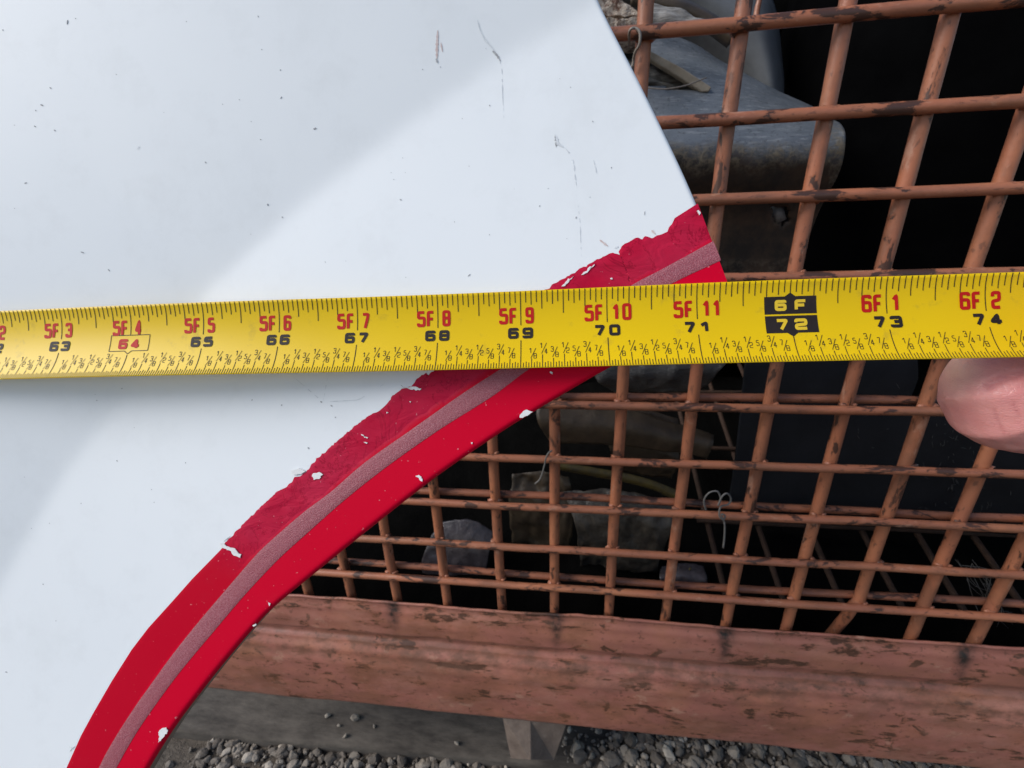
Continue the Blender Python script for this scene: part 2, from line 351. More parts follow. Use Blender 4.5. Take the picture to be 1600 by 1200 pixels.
# weld beads where rods cross
wv = []
for i in range(-5, 9):
    for j in range(1, 11):
        for s in (-1, 1):
            c = Vector((colx(i) + s * RV * 0.75, -RV * 0.55, rowz(j) + random.choice((-1, 1)) * RH * 0.7))
            V, F = STONES[(i + j * 3) % 14]; wv.append(([c + v * random.uniform(0.0026, 0.0044) for v in V], F))
V, F = join(wv); o = cpart('weld_beads', V, F, 'rod'); o['kind'] = 'stuff'
# folded bottom rail
PROF = [(0.0, 0.004), (0.0, -0.0025), (0.014, -0.0045), (0.024, -0.0020), (0.04, -0.0030), (0.10, -0.006), (0.2, -0.0085), (0.275, -0.0088), (0.31, -0.0045), (0.345, -0.0040), (0.375, -0.0085), (0.46, -0.014), (0.56, -0.018),
        (0.70, -0.0190), (0.80, -0.0185), (0.90, -0.0180), (0.965, -0.0175), (0.99, -0.0165), (1.0, -0.0145), (1.0, 0.004)]
YR = -0.0085
ZRB = at(920, 1137, YR - 0.016).z
def prof_y(t):
    for (a, ya), (b, yb) in zip(PROF, PROF[1:]):
        if a <= t <= b and b > a:
            k = (t - a) / (b - a); k = k * k * (3 - 2 * k); return ya + (yb - ya) * k
    return 0
SP = []
nx, nz = 420, 84; x0, x1 = colx(-8) - 0.03, colx(11) + 0.03
V, F, GR, DU = [], [], [], []
spots = [at(px, 985, YR).x for px in (622, 869, 1131, 1515)]; spotw = [0.010, 0.009, 0.010, 0.010]
for j in range(nz + 1):
    t = j / nz
    for i in range(nx + 1):
        x = x0 + (x1 - x0) * i / nx
        zt = ZRAIL + 0.0022 * noise.noise(Vector((x * 14, 0, 3))) + 0.0008 * noise.noise(Vector((x * 60, 0, 9)))
        z = zt + (ZRB - zt) * t
        y = YR + prof_y(t) + 0.0022 * noise.noise(Vector((x * 7, t * 2, 0))) + 0.0007 * noise.noise(Vector((x * 30, t * 9, 5)))
        V.append((x, y, z))
        g = 0
        for sx, sw in zip(spots, spotw):
            dx = (x - sx) / (sw * (1.1 - 0.75 * min(1, t / 0.34)) + 1e-4)
            g = max(g, math.exp(-dx * dx * 1.4) * max(0, 1 - t / 0.36) * 1.5)
        GR.append(min(1, g)); DU.append(max(0, math.exp(-((t - 0.42 + 0.1 * noise.noise(Vector((x * 12, 1, 1)))) / 0.12) ** 2)) + 0.7 * max(0, (t - 0.7) / 0.3) * (0.5 + noise.noise(Vector((x * 8, 4, 1)))))
F = [(j * (nx + 1) + i, (j + 1) * (nx + 1) + i, (j + 1) * (nx + 1) + i + 1, j * (nx + 1) + i + 1) for j in range(nz) for i in range(nx)]
rail = cpart('bottom_rail', V, F, 'rail'); setattr_f(rail, 'grime', GR); setattr_f(rail, 'dust', [max(0, min(1, d)) for d in DU])
addmod_solid(rail, 0.003, -1)
# sloping mesh floor inside
fz = lambda y: ZRAIL - 0.012 + 0.40 * (y - 0.03)
for k in range(1, 9):
    x = at(1292, 969, 0.05).x + (k - 3) * U * 1.02
    V, F = tube([wob(Vector((x, 0.03 + 0.5 * q / 12, fz(0.03 + 0.5 * q / 12)))) for q in range(13)], 0.0035, 8); cpart('floor_rod', V, F, 'darkrust')
for q in range(4):
    y = 0.12 + q * 0.11
    V, F = tube([wob(Vector((at(1110, 909, 0.05).x + (x1 - at(1110, 909, 0.05).x) * h / 20, y, fz(y) + 0.006))) for h in range(21)], 0.0032, 8); cpart('floor_rod', V, F, 'darkrust')
# back and side rods, closing the box
for i in range(-8, 12, 1):
    V, F = tube([Vector((colx(i), 0.62, ZTOP)), Vector((colx(i), 0.62, ZRB))], 0.005, 8); cpart('back_rod', V, F, 'darkrust')
for j in range(-2, 11):
    V, F = tube([Vector((x0, 0.61, rowz(j))), Vector((x1, 0.61, rowz(j)))], 0.004, 8); cpart('back_rod', V, F, 'darkrust')
# foot under the rail: a folded triangular bracket
fx0, fx1 = at(784, 1128, YR).x, at(880, 1136, YR).x; fm = at(828, 1186, YR - 0.012)
a0 = at(784, 1118, YR - 0.013); a1 = at(888, 1126, YR - 0.013); b = at(826, 1190, YR - 0.024)
bb = b.copy(); back = Vector((0, 0.05, 0))
V = [a0, a1, at(866, 1188, YR - 0.018), at(798, 1186, YR - 0.018), a0.lerp(a1, 0.42) + Vector((0, -0.002, 0)), at(829, 1188, YR - 0.034)]
V += [v + back for v in V]
F = [(0, 3, 5, 4), (4, 5, 2, 1), (6, 10, 11, 9), (10, 7, 8, 11), (0, 6, 9, 3), (1, 2, 8, 7), (3, 9, 11, 5), (5, 11, 8, 2), (0, 4, 10, 6), (4, 1, 7, 10)]
foot = cpart('foot', V, F, 'plate', False)
bv = foot.modifiers.new('edge', 'BEVEL'); bv.width = 0.0012; bv.segments = 2

# ------------------------------------------------------------------ slab and gravel under the rail
def slab():
    yb = 0.25
    zt = at(282, 1143, YR - 0.01).z
    f0, f1 = at(282, 1143, YR - 0.01), None
    # front edge follows the photo's line
    zs = zt
    def onz(px, py, z):
        d = wdir(ray(px, py)); k = (z - CAM.z) / d.z; return CAM + d * k
    e0, e1 = onz(282, 1143, zs), onz(750, 1186, zs)
    d = (e1 - e0); a = e0 - d * 1.2; b_ = e1 + d * 2.2
    V, F = [], []; n = 80
    prof = [(0.0, -0.03), (0.0, -0.004), (0.001, -0.0012), (0.004, 0.0), (0.02, 0), (0.06, 0.0), (0.12, 0), (0.3, 0), (0.3, -0.03)]
    for i in range(n + 1):
        p = a.lerp(b_, i / n)
        for (dy, dz) in prof: 
            q = p + Vector((0, dy, dz)); c = noise.noise(Vector((q.x * 25, 3, 3))) * 0.004 + noise.noise(Vector((q.x * 90, 3, 5))) * 0.0015
            V.append(q + Vector((0, c if dy < 0.005 else 0, 0.0012 * noise.noise(q * 30))))
    m = len(prof)
    F = [(i * m + k, i * m + k + 1, (i + 1) * m + k + 1, (i + 1) * m + k) for i in range(n) for k in range(m - 1)]
    F = [f[::-1] for f in F] + [tuple(range(m)), tuple(n * m + k for k in range(m))[::-1]]
    o = build('concrete_slab', V, F, 'slab'); o['kind'] = 'structure'; return zs, onz, e0, e1
ZS, onz, SE0, SE1 = slab()
sh = (SE1 - SE0).normalized()
vs, tones = [], []
def slabfront(x): return SE0.y + (x - SE0.x) * (SE1.y - SE0.y) / (SE1.x - SE0.x)
GZ = ZS - 0.012
xend = onz(900, 1190, ZS).x
LOW = [stone_mesh(i + 40, 1.0, 1) for i in range(14)]
for k in range(12000):
    near = k < 10600
    x, y = (random.uniform(-0.50, 0.62), random.uniform(-0.20, 0.09)) if near else (random.uniform(-0.9, 1.1), random.uniform(-0.75, 0.2))
    if y > slabfront(x) and x < xend + random.uniform(-0.03, 0.05): continue
    r = random.choice((0.0016, 0.0018, 0.002, 0.0022, 0.0025, 0.003, 0.0035, 0.004, 0.005, 0.0065, 0.0085)) * random.uniform(0.8, 1.2)
    z = (ZS + random.uniform(-0.001, 0.006) if y > slabfront(x) else GZ - 0.003 + random.uniform(-0.003, 0.004) + (0.012 if x > xend else 0))
    Vq, Fq = stone_at(Vector((x, y, z)), r, random.uniform(0, 6.3), random.randrange(14), None if r > 0.0055 else LOW); vs.append((Vq, Fq))
    tones += [random.choice((0.0, 0.1, 0.15, 0.25, 0.35, 0.5, 1.0))] * len(Vq)
V, F = join(vs); g = build('gravel', V, F, 'stone', None, False); setattr_f(g, 'tone', tones); g['kind'] = 'stuff'
# a bed of finer dirt under the stones, level with the slab's foot
n = 50; V = []
for j in range(n + 1):
    for i in range(n + 1):
        x = -0.9 + 2.0 * i / n; y = -0.8 + 1.7 * j / n
        e = min(1, min(i, j, n - i, n - j) / 6); V.append((x, y, (GZ - 0.005) * e - 0.02 * (1 - e) + 0.002 * noise.noise(Vector((x * 20, y * 20, 0)))))
F = [(j * (n + 1) + i, j * (n + 1) + i + 1, (j + 1) * (n + 1) + i + 1, (j + 1) * (n + 1) + i) for j in range(n) for i in range(n)]
g = build('dirt_bank', V, F, 'soil'); g['kind'] = 'structure'
PEB = [(315, 1124 + 0, 0), ]
for k, (px, py, r, lab) in enumerate([(556, 1124, 0.0068, 'flat grey pebble on the slab, biggest of those under the rail'), (540, 1152, 0.0040, 'round pale pebble near the front edge of the slab'),
                                      (714, 1164, 0.0042, 'dusty pebble alone on the slab left of the steel foot'), (512, 1120, 0.0042, 'small flat chip of stone beside the biggest pebble'),
                                      (585, 1136, 0.003, 'tiny pebble right of the biggest pebble on the slab'), (530, 1135, 0.0028, 'tiny pebble below the flat chip of stone on the slab')]):
    p = onz(px, py, ZS); Vq, Fq = stone_at(Vector((0, 0, 0)), r, k * 1.3, k * 2); mz = min(v.z for v in Vq)
    o = build('pebble', [v + Vector((0, 0, -mz)) for v in Vq], Fq, 'stone', None, False); o.location = p; setattr_f(o, 'tone', [0.35 + 0.1 * (k % 4)] * len(Vq)); tag(o, lab, 'pebble', 'pebbles lying on the slab')

# ------------------------------------------------------------------ scrap inside the cage
def rows(*rs): return [[at(px, py, r[0]) for px, py in r[1]] if not isinstance(r[0], (list, tuple)) else [at(px, py, yy) for (px, py), yy in zip(r[1], r[0])] for r in rs]
def inside(p, poly):
    x, y = p; c = False
    for (x1_, y1_), (x2_, y2_) in zip(poly, poly[1:] + poly[:1]):
        if (y1_ > y) != (y2_ > y) and x < (x2_ - x1_) * (y - y1_) / (y2_ - y1_) + x1_: c = not c
    return c
def pix(p):
    q = Vector((p.x - CAM.x, p.y - CAM.y, p.z - CAM.z)); c = R0 * q.x + R2 * q.y - R1 * q.z
    return (800 + FPX * c.x / c.z, 600 + FPX * c.y / c.z)
# torn bumper
rr = rows((0.17, [(900, 30), (1000, 38), (1080, 66), (1130, 96), (1215, 141), (1278, 170)]),
          (0.12, [(900, 120), (1000, 122), (1085, 125), (1160, 140), (1240, 165), (1300, 185)]),
          (0.072, [(900, 222), (1000, 210), (1090, 205), (1180, 200), (1262, 198), (1316, 196)]),
          (0.055, [(900, 250), (1000, 240), (1090, 238), (1180, 236), (1265, 232), (1321, 222)]),
          (0.062, [(900, 300), (1000, 290), (1090, 283), (1180, 280), (1262, 278), (1312, 268)]),
          (0.085, [(920, 360), (1010, 350), (1090, 345), (1170, 345), (1245, 345), (1280, 330)]),
          (0.10, [(940, 450), (1030, 450), (1090, 450), (1150, 450), (1215, 448), (1246, 420)]))
nu, nv = 90, 80; V, F = loft(rr, nu, nv)
hole = [(960, 60), (1015, 88), (1060, 114), (1101, 143), (1070, 142), (1010, 133), (960, 128)]
bolt = [(1205, 320), (1230, 322), (1236, 345), (1222, 352), (1206, 342)]
V = [v + Vector((0, 0.0003 * noise.noise(v * 55), 0.0003 * noise.noise(v * 48 + Vector((4, 4, 4))))) for v in V]
F = [f for f in F if not (inside(pix(sum((V[i] for i in f), Vector()) / 4), hole) or inside(pix(sum((V[i] for i in f), Vector()) / 4), bolt))]
o = build('torn_bumper', V, F, 'bumper'); addmod_solid(o, 0.004, 1)
mud, cr = [], []
for v in V:
    px, py = pix(v); e = 18 * noise.noise(v * 40); mud.append(max(0, min(1, (py - 228 + e - (px - 1180) * 0.06) / 30))); cr.append(max(0, 1 - abs(py - 244 + e) / 26) + (0.6 if px > 1295 else 0) + (0.25 if py > 405 else 0))
setattr_f(o, 'mud', mud); setattr_f(o, 'crust', cr); base_of(o)
tag(o, 'torn grey plastic bumper end with muddy underside in the upper part of the cage', 'bumper')
# clip showing through the bumper's hole
V, F = tube([at(1212, 322, 0.088), at(1219, 345, 0.088)], 0.0052, 12); o = build('plastic_clip', V, F, 'string'); base_of(o); tag(o, 'small white plastic clip poking out under the torn bumper', 'clip')
# batten lying in the split
V, F = prism([(1000, 70), (1014, 78), (1068, 107), (1112, 136), (1108, 143), (1097, 144), (1055, 117), (1000, 83)], 0.106, 0.114); o = build('wooden_batten', V, F, 'wood', None, False); base_of(o)
o.modifiers.new('edge', 'BEVEL').width = 0.0008; tag(o, 'thin weathered wooden batten stuck in the split of the grey bumper', 'batten')
V, F = loft(rows((0.165, [(970, 96), (1010, 104), (1045, 118), (1085, 140)]), (0.150, [(970, 108), (1010, 116), (1045, 124), (1085, 143)]), (0.158, [(970, 114), (1010, 122), (1040, 130), (1085, 146)]), (0.146, [(970, 126), (1010, 132), (1040, 138), (1085, 150)])), 20, 16)
o = build('splintered_board', [v + Vector((0, 0.003 * noise.noise(v * 120), 0)) for v in V], F, 'grey_wood'); addmod_solid(o, 0.004); base_of(o); tag(o, 'splintered bleached board showing below the batten through the split bumper', 'board')
# chipboard lumps
def lump(poly, y0, y1, amp, name, mat, lab, cat):
    V, F = prism(poly, y0, y1); bm = bmesh.new(); vs = [bm.verts.new(v) for v in V]; [bm.faces.new([vs[i] for i in f]) for f in F]
    bmesh.ops.triangulate(bm, faces=bm.faces[:]); bmesh.ops.subdivide_edges(bm, edges=bm.edges[:], cuts=4, use_grid_fill=True)
    for v in bm.verts: v.co += Vector((noise.noise(v.co * 130), noise.noise(v.co * 150 + Vector((3, 3, 3))), noise.noise(v.co * 140 + Vector((9, 1, 1))))) * amp
    bmesh.ops.recalc_face_normals(bm, faces=bm.faces[:]); me = bpy.data.meshes.new(name); bm.to_mesh(me); bm.free(); o = link(name, me, mat, None, False); base_of(o); tag(o, lab, cat); return o
lump([(915, -30), (960, -8), (985, 8), (1000, 22), (1002, 24), (960, 25), (930, 24)], 0.085, 0.14, 0.0022, 'chipboard_lump', 'foam', 'crumbly beige chipboard lump at the top beside the white panel', 'chipboard')
lump([(930, 29), (955, 29), (985, 28), (1002, 29), (1004, 52), (975, 52), (950, 50)], 0.08, 0.13, 0.0022, 'chipboard_lump', 'foam', 'lower pale chipboard lump wedged above the top grey bumper', 'chipboard')
# curved grey panels behind
V, F = loft(rows((0.26, [(960, -90), (1060, -80), (1150, -50), (1208, 0), (1226, 120)]), (0.19, [(960, -50), (1060, -45), (1140, -10), (1195, 30), (1224, 180)]), (0.185, [(960, -20), (1050, -8), (1120, 32), (1180, 100), (1214, 240)]), (0.215, [(960, 20), (1040, 50), (1105, 90), (1160, 160), (1196, 290)])), 50, 30)
o = build('curved_mudguard', V, F, 'greyshell'); addmod_solid(o, 0.005, 1); base_of(o); tag(o, 'smooth dark grey curved mudguard behind the torn bumper', 'mudguard')
V, F = loft(rows((0.15, [(985, -14), (1030, -2), (1075, 10), (1125, 38), (1150, 55)]), (0.142, [(985, 0), (1030, 6), (1075, 18), (1118, 42), (1145, 62)]), (0.15, [(985, 6), (1030, 12), (1070, 22), (1110, 46), (1140, 68)])), 40, 8)
o = build('rubber_seal', V, F, 'brown'); addmod_solid(o, 0.004); base_of(o); tag(o, 'curved brown rubber seal along the edge of the dark grey mudguard', 'seal')
V, F = loft(rows((0.118, [(1000, 12), (1035, 14), (1068, 22), (1100, 38)]), (0.108, [(1000, 26), (1035, 28), (1064, 36), (1090, 46)]), (0.112, [(1000, 48), (1030, 50), (1060, 52), (1085, 56)])), 26, 14)
V = [v + Vector((0, 0.003 * noise.noise(v * 90), 0.003 * noise.noise(v * 70))) for v in V]
o = build('cracked_trim', V, F, 'grey_wood'); addmod_solid(o, 0.003); base_of(o); tag(o, 'cracked flaking grey trim between the chipboard and the mudguard', 'trim')
# drum on the right
def drum():
    c = at(1455, 200, 0.26); r = 0.165; t = empty('plastic_drum', (c.x, c.y, ZRAIL + 0.19))
    tag(t, 'big matt black plastic drum standing at the upper right inside the cage', 'drum')
    z0, z1 = ZRAIL + 0.19, ZTOP + 0.05
    prof = [(0.96, 0), (1, 0.01)] + [(1 + 0.012 * (1 if k % 6 < 1 else 0), 0.02 + 0.46 * k / 24) for k in range(25)] + [(0.97, 0.5)]
    n = 64; V, F = [], []
    for rr_, h in prof:
        for k in range(n): a = 2 * math.pi * k / n; V.append(Vector((r * rr_ * math.cos(a), r * rr_ * math.sin(a), h * (z1 - z0) / 0.5)))
    m = len(prof)
    F = [(i * n + k, i * n + (k + 1) % n, (i + 1) * n + (k + 1) % n, (i + 1) * n + k) for i in range(m - 1) for k in range(n)] + [tuple(range(n))[::-1], tuple((m - 1) * n + k for k in range(n))]
    build('body', V, F, 'black', t)
    V, F = tube([Vector((r * 1.0 * math.cos(2 * math.pi * k / 64), r * math.sin(2 * math.pi * k / 64), (z1 - z0) * 0.86)) for k in range(65)], 0.006, 8); build('rim', V, F, 'black', t)
drum()
# scuffed bin below
V, F = loft(rows((0.12, [(1172, 470), (1200, 470), (1400, 460), (1700, 450)]), (0.105, [(1165, 570), (1200, 568), (1400, 560), (1700, 555)]), (0.10, [(1152, 700), (1190, 700), (1400, 705), (1700, 720)]), (0.105, [(1140, 785), (1180, 790), (1400, 805), (1700, 835)]), (0.14, [(1140, 800), (1180, 806), (1400, 822), (1700, 852)])), 60, 40)
binb = build('plastic_bin', V, F, 'bin'); addmod_solid(binb, 0.004, 1); base_of(binb); tag(binb, 'scratched blue-black plastic bin front low on the right in the cage', 'bin')
sv = []
for k in range(110):
    px = random.gauss(1500, 30) if k < 80 else random.uniform(1340, 1590); py = random.uniform(640, 810) if k < 80 else random.uniform(575, 800)
    a = random.uniform(-0.6, 0.6) + math.pi / 2 * (k % 3 > 0); L = random.uniform(1, 5)
    p = [at(px + math.cos(a) * L * q, py + math.sin(a) * L * q + random.uniform(-1, 1), 0.0995) for q in (-1, -0.3, 0.3, 1)]; sv.append(tube(p, [0.0001, 0.00025, 0.0002, 0.0001], 5))
V, F = join(sv); o = build('scratch_marks', V, F, 'scratch', binb); o.matrix_parent_inverse = Matrix.Translation(-binb.location); o['kind'] = 'stuff'
# black sheet added across the back to keep the interior dark
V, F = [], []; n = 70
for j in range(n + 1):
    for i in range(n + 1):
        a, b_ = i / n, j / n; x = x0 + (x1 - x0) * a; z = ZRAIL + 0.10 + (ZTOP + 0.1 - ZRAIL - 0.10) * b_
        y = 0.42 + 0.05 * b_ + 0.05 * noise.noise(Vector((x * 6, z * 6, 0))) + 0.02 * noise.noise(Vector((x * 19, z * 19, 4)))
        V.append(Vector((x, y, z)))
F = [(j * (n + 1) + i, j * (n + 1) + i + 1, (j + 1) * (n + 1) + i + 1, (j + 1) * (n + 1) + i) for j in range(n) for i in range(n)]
o = build('black_backdrop', V, F, 'dark_fill'); addmod_solid(o, 0.003); base_of(o); tag(o, 'creased black tarpaulin added across the back to keep the cage dark', 'backdrop')
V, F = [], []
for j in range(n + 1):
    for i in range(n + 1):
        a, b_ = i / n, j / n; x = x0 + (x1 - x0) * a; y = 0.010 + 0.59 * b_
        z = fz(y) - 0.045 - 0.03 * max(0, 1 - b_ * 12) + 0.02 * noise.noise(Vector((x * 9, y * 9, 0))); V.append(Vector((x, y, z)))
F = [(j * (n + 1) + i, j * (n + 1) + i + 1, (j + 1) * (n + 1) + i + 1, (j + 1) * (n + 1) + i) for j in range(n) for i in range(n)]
o = build('dark_floor_mat', V, F, 'dark_fill'); addmod_solid(o, 0.003); base_of(o); tag(o, 'buckled black mat added below the mesh floor to keep the cage dark', 'mat')  # added under the floor rods so the cage bottom stays dark
# crumpled things in the middle
def crumple(name, rs, nu, nv, amp, fr, mat, th, lab, cat, zoff=0.0):
    V, F = loft(rows(*rs), nu, nv); s = Vector((len(lab), 3, 1))
    out = []
    for v in V:
        a = abs(noise.noise(v * fr + s)) + 0.5 * abs(noise.noise(v * fr * 2.3 + s)); out.append(v + Vector((0.3 * noise.noise(v * fr * 1.5), (a - 0.3), 0.3 * noise.noise(v * fr + s))) * amp)
    o = build(name, out, F, mat); addmod_solid(o, th); base_of(o); tag(o, lab, cat); return o
crumple('plastic_sheet', [(0.09, [(930, 560), (1000, 556), (1080, 552), (1150, 556)]), (0.075, [(930, 590), (1000, 585), (1070, 580), (1128, 575)]), (0.085, [(960, 612), (1010, 612), (1060, 612), (1100, 606)])], 40, 24, 0.008, 28, 'sheet', 0.0006, 'crumpled grey plastic sheet just under the tape in the cage', 'plastic sheet')
crumple('brown_trim', [(0.10, [(840, 625), (900, 632), (980, 640), (1040, 660), (1112, 684)]), (0.085, [(840, 655), (900, 662), (980, 668), (1040, 682), (1112, 694)]), (0.09, [(860, 690), (920, 690), (980, 694), (1040, 702), (1104, 712)])], 40, 14, 0.004, 24, 'brown', 0.004, 'dark brown plastic trim with a blunt end in the middle of the cage', 'trim')
crumple('yellow_edging', [(0.078, [(870, 722), (930, 732), (1000, 746), (1060, 768)]), (0.075, [(870, 727), (930, 738), (1000, 752), (1058, 774)]), (0.078, [(870, 731), (930, 743), (1000, 757), (1056, 779)])], 40, 8, 0.002, 30, 'yellow', 0.002, 'thin dirty yellow edging strip below the brown trim', 'edging')
crumple('muddy_wrapper', [(0.10, [(880, 770), (930, 765), (1000, 770), (1060, 790)]), (0.08, [(900, 820), (940, 815), (1000, 820), (1050, 830)]), (0.085, [(905, 872), (940, 880), (985, 882), (1030, 880)]), (0.1, [(912, 900), (945, 905), (980, 905), (1020, 902)])], 44, 36, 0.010, 26, 'rag', 0.0005, 'crumpled muddy wrapper in the lower middle of the cage', 'wrapper')
crumple('clear_bag', [(0.09, [(690, 815), (715, 812), (745, 815), (770, 830)]), (0.075, [(668, 850), (700, 850), (740, 850), (765, 860)]), (0.07, [(660, 890), (695, 895), (735, 895), (758, 895)]), (0.078, [(690, 935), (710, 938), (730, 930), (748, 915)])], 40, 36, 0.006, 24, 'film', 0.0004, 'crumpled clear plastic bag low in the cage near the red stripe', 'bag')
crumple('grey_rag', [(0.1, [(990, 900), (1030, 895), (1070, 900)]), (0.085, [(985, 930), (1030, 930), (1072, 935)]), (0.09, [(985, 970), (1030, 972), (1072, 975)])], 26, 20, 0.008, 30, 'rag', 0.001, 'dark dirty rag at the bottom of the cage above the rail', 'rag')
crumple('brown_rag', [(0.11, [(800, 740), (850, 735), (890, 745)]), (0.1, [(795, 790), (850, 790), (895, 800)]), (0.11, [(800, 850), (850, 860), (890, 870)])], 26, 20, 0.012, 35, 'brown', 0.001, 'dark brown rag hanging left of the muddy wrapper', 'rag')
crumple('olive_cloth', [(0.12, [(960, 640), (1010, 640), (1060, 655)]), (0.105, [(950, 690), (1010, 700), (1062, 715)]), (0.115, [(965, 735), (1010, 742), (1050, 748)])], 30, 22, 0.008, 26, 'brown', 0.001, 'olive brown cloth scrap behind the blunt brown trim', 'cloth')
crumple('torn_label', [(0.088, [(985, 800), (1012, 796), (1040, 806)]), (0.084, [(985, 830), (1014, 832), (1042, 842)]), (0.09, [(992, 858), (1015, 862), (1036, 866)])], 24, 18, 0.004, 40, 'sheet', 0.0004, 'small torn grey scrap of film right of the muddy wrapper', 'film scrap')
crumple('crushed_bottle', [(0.095, [(1035, 885), (1065, 880), (1100, 886)]), (0.075, [(1030, 905), (1066, 902), (1104, 908)]), (0.085, [(1034, 930), (1068, 932), (1100, 934)])], 30, 20, 0.005, 40, 'film', 0.0006, 'crushed dull plastic bottle lying beside the tiny yellow cap', 'bottle')
V, F = stone_at(Vector((0, 0, 0)), 0.0026, 1, 3); o = build('bottle_cap', V, F, 'yellow'); o.location = at(1078, 889, 0.07); tag(o, 'tiny dull yellow bottle cap deep inside the lower cage', 'cap')
# ties and strings
def strand(name, pts, r, mat, lab, cat, n=None):
    P = catmull([at(px, py, y) for px, py, y in pts], n or len(pts) * 6); V, F = tube(P, r, 6); o = build(name, V, F, mat); base_of(o); tag(o, lab, cat); return o
strand('wire_tie', [(983, 70, -0.004), (984, 48, -0.016), (993, 44, -0.017), (1000, 52, -0.018), (999, 70, -0.017), (993, 80, -0.012), (990, 92, -0.008), (989, 100, -0.007), (985, 108, -0.006)], 0.0009, 'wire', 'thin wire tie looped round the top rod crossing beside the white panel', 'wire')
strand('thin_wire', [(1010, 137, 0.06), (1040, 139, 0.055), (1070, 134, 0.053), (1092, 126, 0.055), (1104, 121, 0.06)], 0.0005, 'wire', 'fine curved wire lying across the end of the wooden batten', 'wire')
strand('rusty_hook', [(1190, -30, 0.10), (1186, 0, 0.10), (1182, 22, 0.098), (1184, 34, 0.097), (1192, 36, 0.097), (1196, 28, 0.098)], 0.0022, 'rod', 'small rusty hook hanging between the mudguard and the black drum', 'hook')
strand('string_tie', [(1103, 797, -0.012), (1100, 782, -0.014), (1108, 770, -0.016), (1121, 768, -0.016), (1126, 780, -0.016), (1122, 790, -0.017), (1128, 776, -0.017), (1136, 771, -0.016), (1142, 779, -0.015), (1138, 788, -0.015), (1126, 792, -0.0165), (1124, 806, -0.016), (1130, 812, -0.0155), (1133, 806, -0.016), (1127, 804, -0.0165), (1132, 818, -0.015), (1132, 838, -0.014), (1130, 856, -0.013)], 0.0008, 'string', 'white string tied in a bow on a lower rod of the cage', 'string')
strand('loose_string', [(862, 704, -0.012), (857, 708, -0.0145), (853, 716, -0.013), (850, 730, -0.012), (844, 748, -0.011), (836, 756, -0.010)], 0.0008, 'string', 'short loose string hanging from a cage rod below the stripe', 'string')
fv = []
for k in range(11):
    p = [at(1500 + random.uniform(-10, 30), 872 + random.uniform(0, 30), 0.03), at(1520 + random.uniform(-10, 30), 900 + random.uniform(-12, 20), 0.028), at(1545 + random.uniform(-12, 24), 935 + random.uniform(-30, 30), 0.03), at(1562 + random.uniform(-14, 22), 975 + random.uniform(-40, 20), 0.034)]
    fv.append(tube(catmull(p, 12), 0.00022, 4))
V, F = join(fv); o = build('frayed_fibres', V, F, 'string'); base_of(o); tag(o, 'wisp of frayed pale fibres behind the rods at lower right', 'fibres')

# ------------------------------------------------------------------ the tape's line in space
P68 = Vector((-0.01025, -0.016005, 0.129343)); DIN = Vector((0.02528513, -0.00046899, -0.00236694))     # at 68.5 in, and one inch along
dh = DIN.normalized()
e1 = dh.cross(Vector((0, 0, 1))).normalized(); e1 = -e1 if e1.y > 0 else e1
e2 = dh.cross(e1); e2 = -e2 if e2.z > 0 else e2                                    # towards the lens
PHI = math.radians(-10); TW = e1 * math.cos(PHI) + e2 * math.sin(PHI); TN = -e1 * math.sin(PHI) + e2 * math.cos(PHI)
HALF, SAG = 0.0117, 0.0024
def tape_pt(inch, v, lift=0.0):
    """inch along, v = 0 at the top edge and 1 at the bottom edge"""
    q = 1 - 2 * v; w = math.sin(q * 0.5 * 1.55) / math.sin(0.775)
    c = P68 + DIN * (inch - 68.5) + TW * (HALF * w) - TN * (SAG * (1 - q * q))
    nrm = (TN - TW * (2 * SAG * q / HALF) ).normalized()
    c = c + TN * 0.0005 * math.sin(inch * 0.9)
    return W(c + nrm * lift)

# ------------------------------------------------------------------ the white panel
# plane: touches the tape's back near 70.7 in and falls a little away to the left
pa = P68 + DIN * (71.0 - 68.5) - TN * (SAG + 0.0010); pb = P68 + DIN * (62.0 - 68.5) - TN * (SAG + 0.0010) + Vector((0, 0, 0.0092))
AX = (pa - pb).normalized(); ph = math.radians(0.0)
g1 = AX.cross(Vector((0, 0, 1))).normalized(); g1 = -g1 if g1.y > 0 else g1
g2 = AX.cross(g1); g2 = -g2 if g2.z > 0 else g2
BX = (g1 * math.cos(ph) + g2 * math.sin(ph)).normalized(); NX = AX.cross(BX); NX = -NX if NX.z > 0 else NX
def onp(px, py):
    d = ray(px, py); k = pa.dot(NX) / d.dot(NX); q = d * k - pa; return Vector((q.dot(AX), q.dot(BX)))
CR = [onp(*q) for q in [(1250, -150), (1100, -85), (920, 12), (800, 82), (650, 186), (480, 312), (330, 447), (190, 618), (100, 742), (0, 915), (-110, 1150), (-200, 1400), (-280, 1800)]]
import bisect
th = math.radians(42)
def rot2(p): return Vector((p.x * math.cos(th) + p.y * math.sin(th), -p.x * math.sin(th) + p.y * math.cos(th)))
CRR = sorted([rot2(p) for p in CR], key=lambda q: q.x); CRX = [q.x for q in CRR]
BEND = math.radians(8.6)
def height(p):
    q = rot2(p); k = min(max(bisect.bisect(CRX, q.x) - 1, 0), len(CRR) - 2); t = (q.x - CRX[k]) / (CRX[k + 1] - CRX[k]); t = max(-1, min(2, t))
    cy_ = CRR[k].y + (CRR[k + 1].y - CRR[k].y) * t; dist = q.y - cy_
    s = max(0, min(1, (q.x - CRX[0]) / (CRX[-1] - CRX[0]))); w = 0.0022 - 0.0014 * s
    x = dist / w
    sp = x if x > 20 else math.log1p(math.exp(x)); sp *= w; return BEND * (0.88 * sp + 0.006 * (1 - math.exp(-sp / 0.05)))
def panel_pt(p, lift=0.0):
    return W(pa + AX * p.x + BX * p.y + NX * (height(p) + lift))
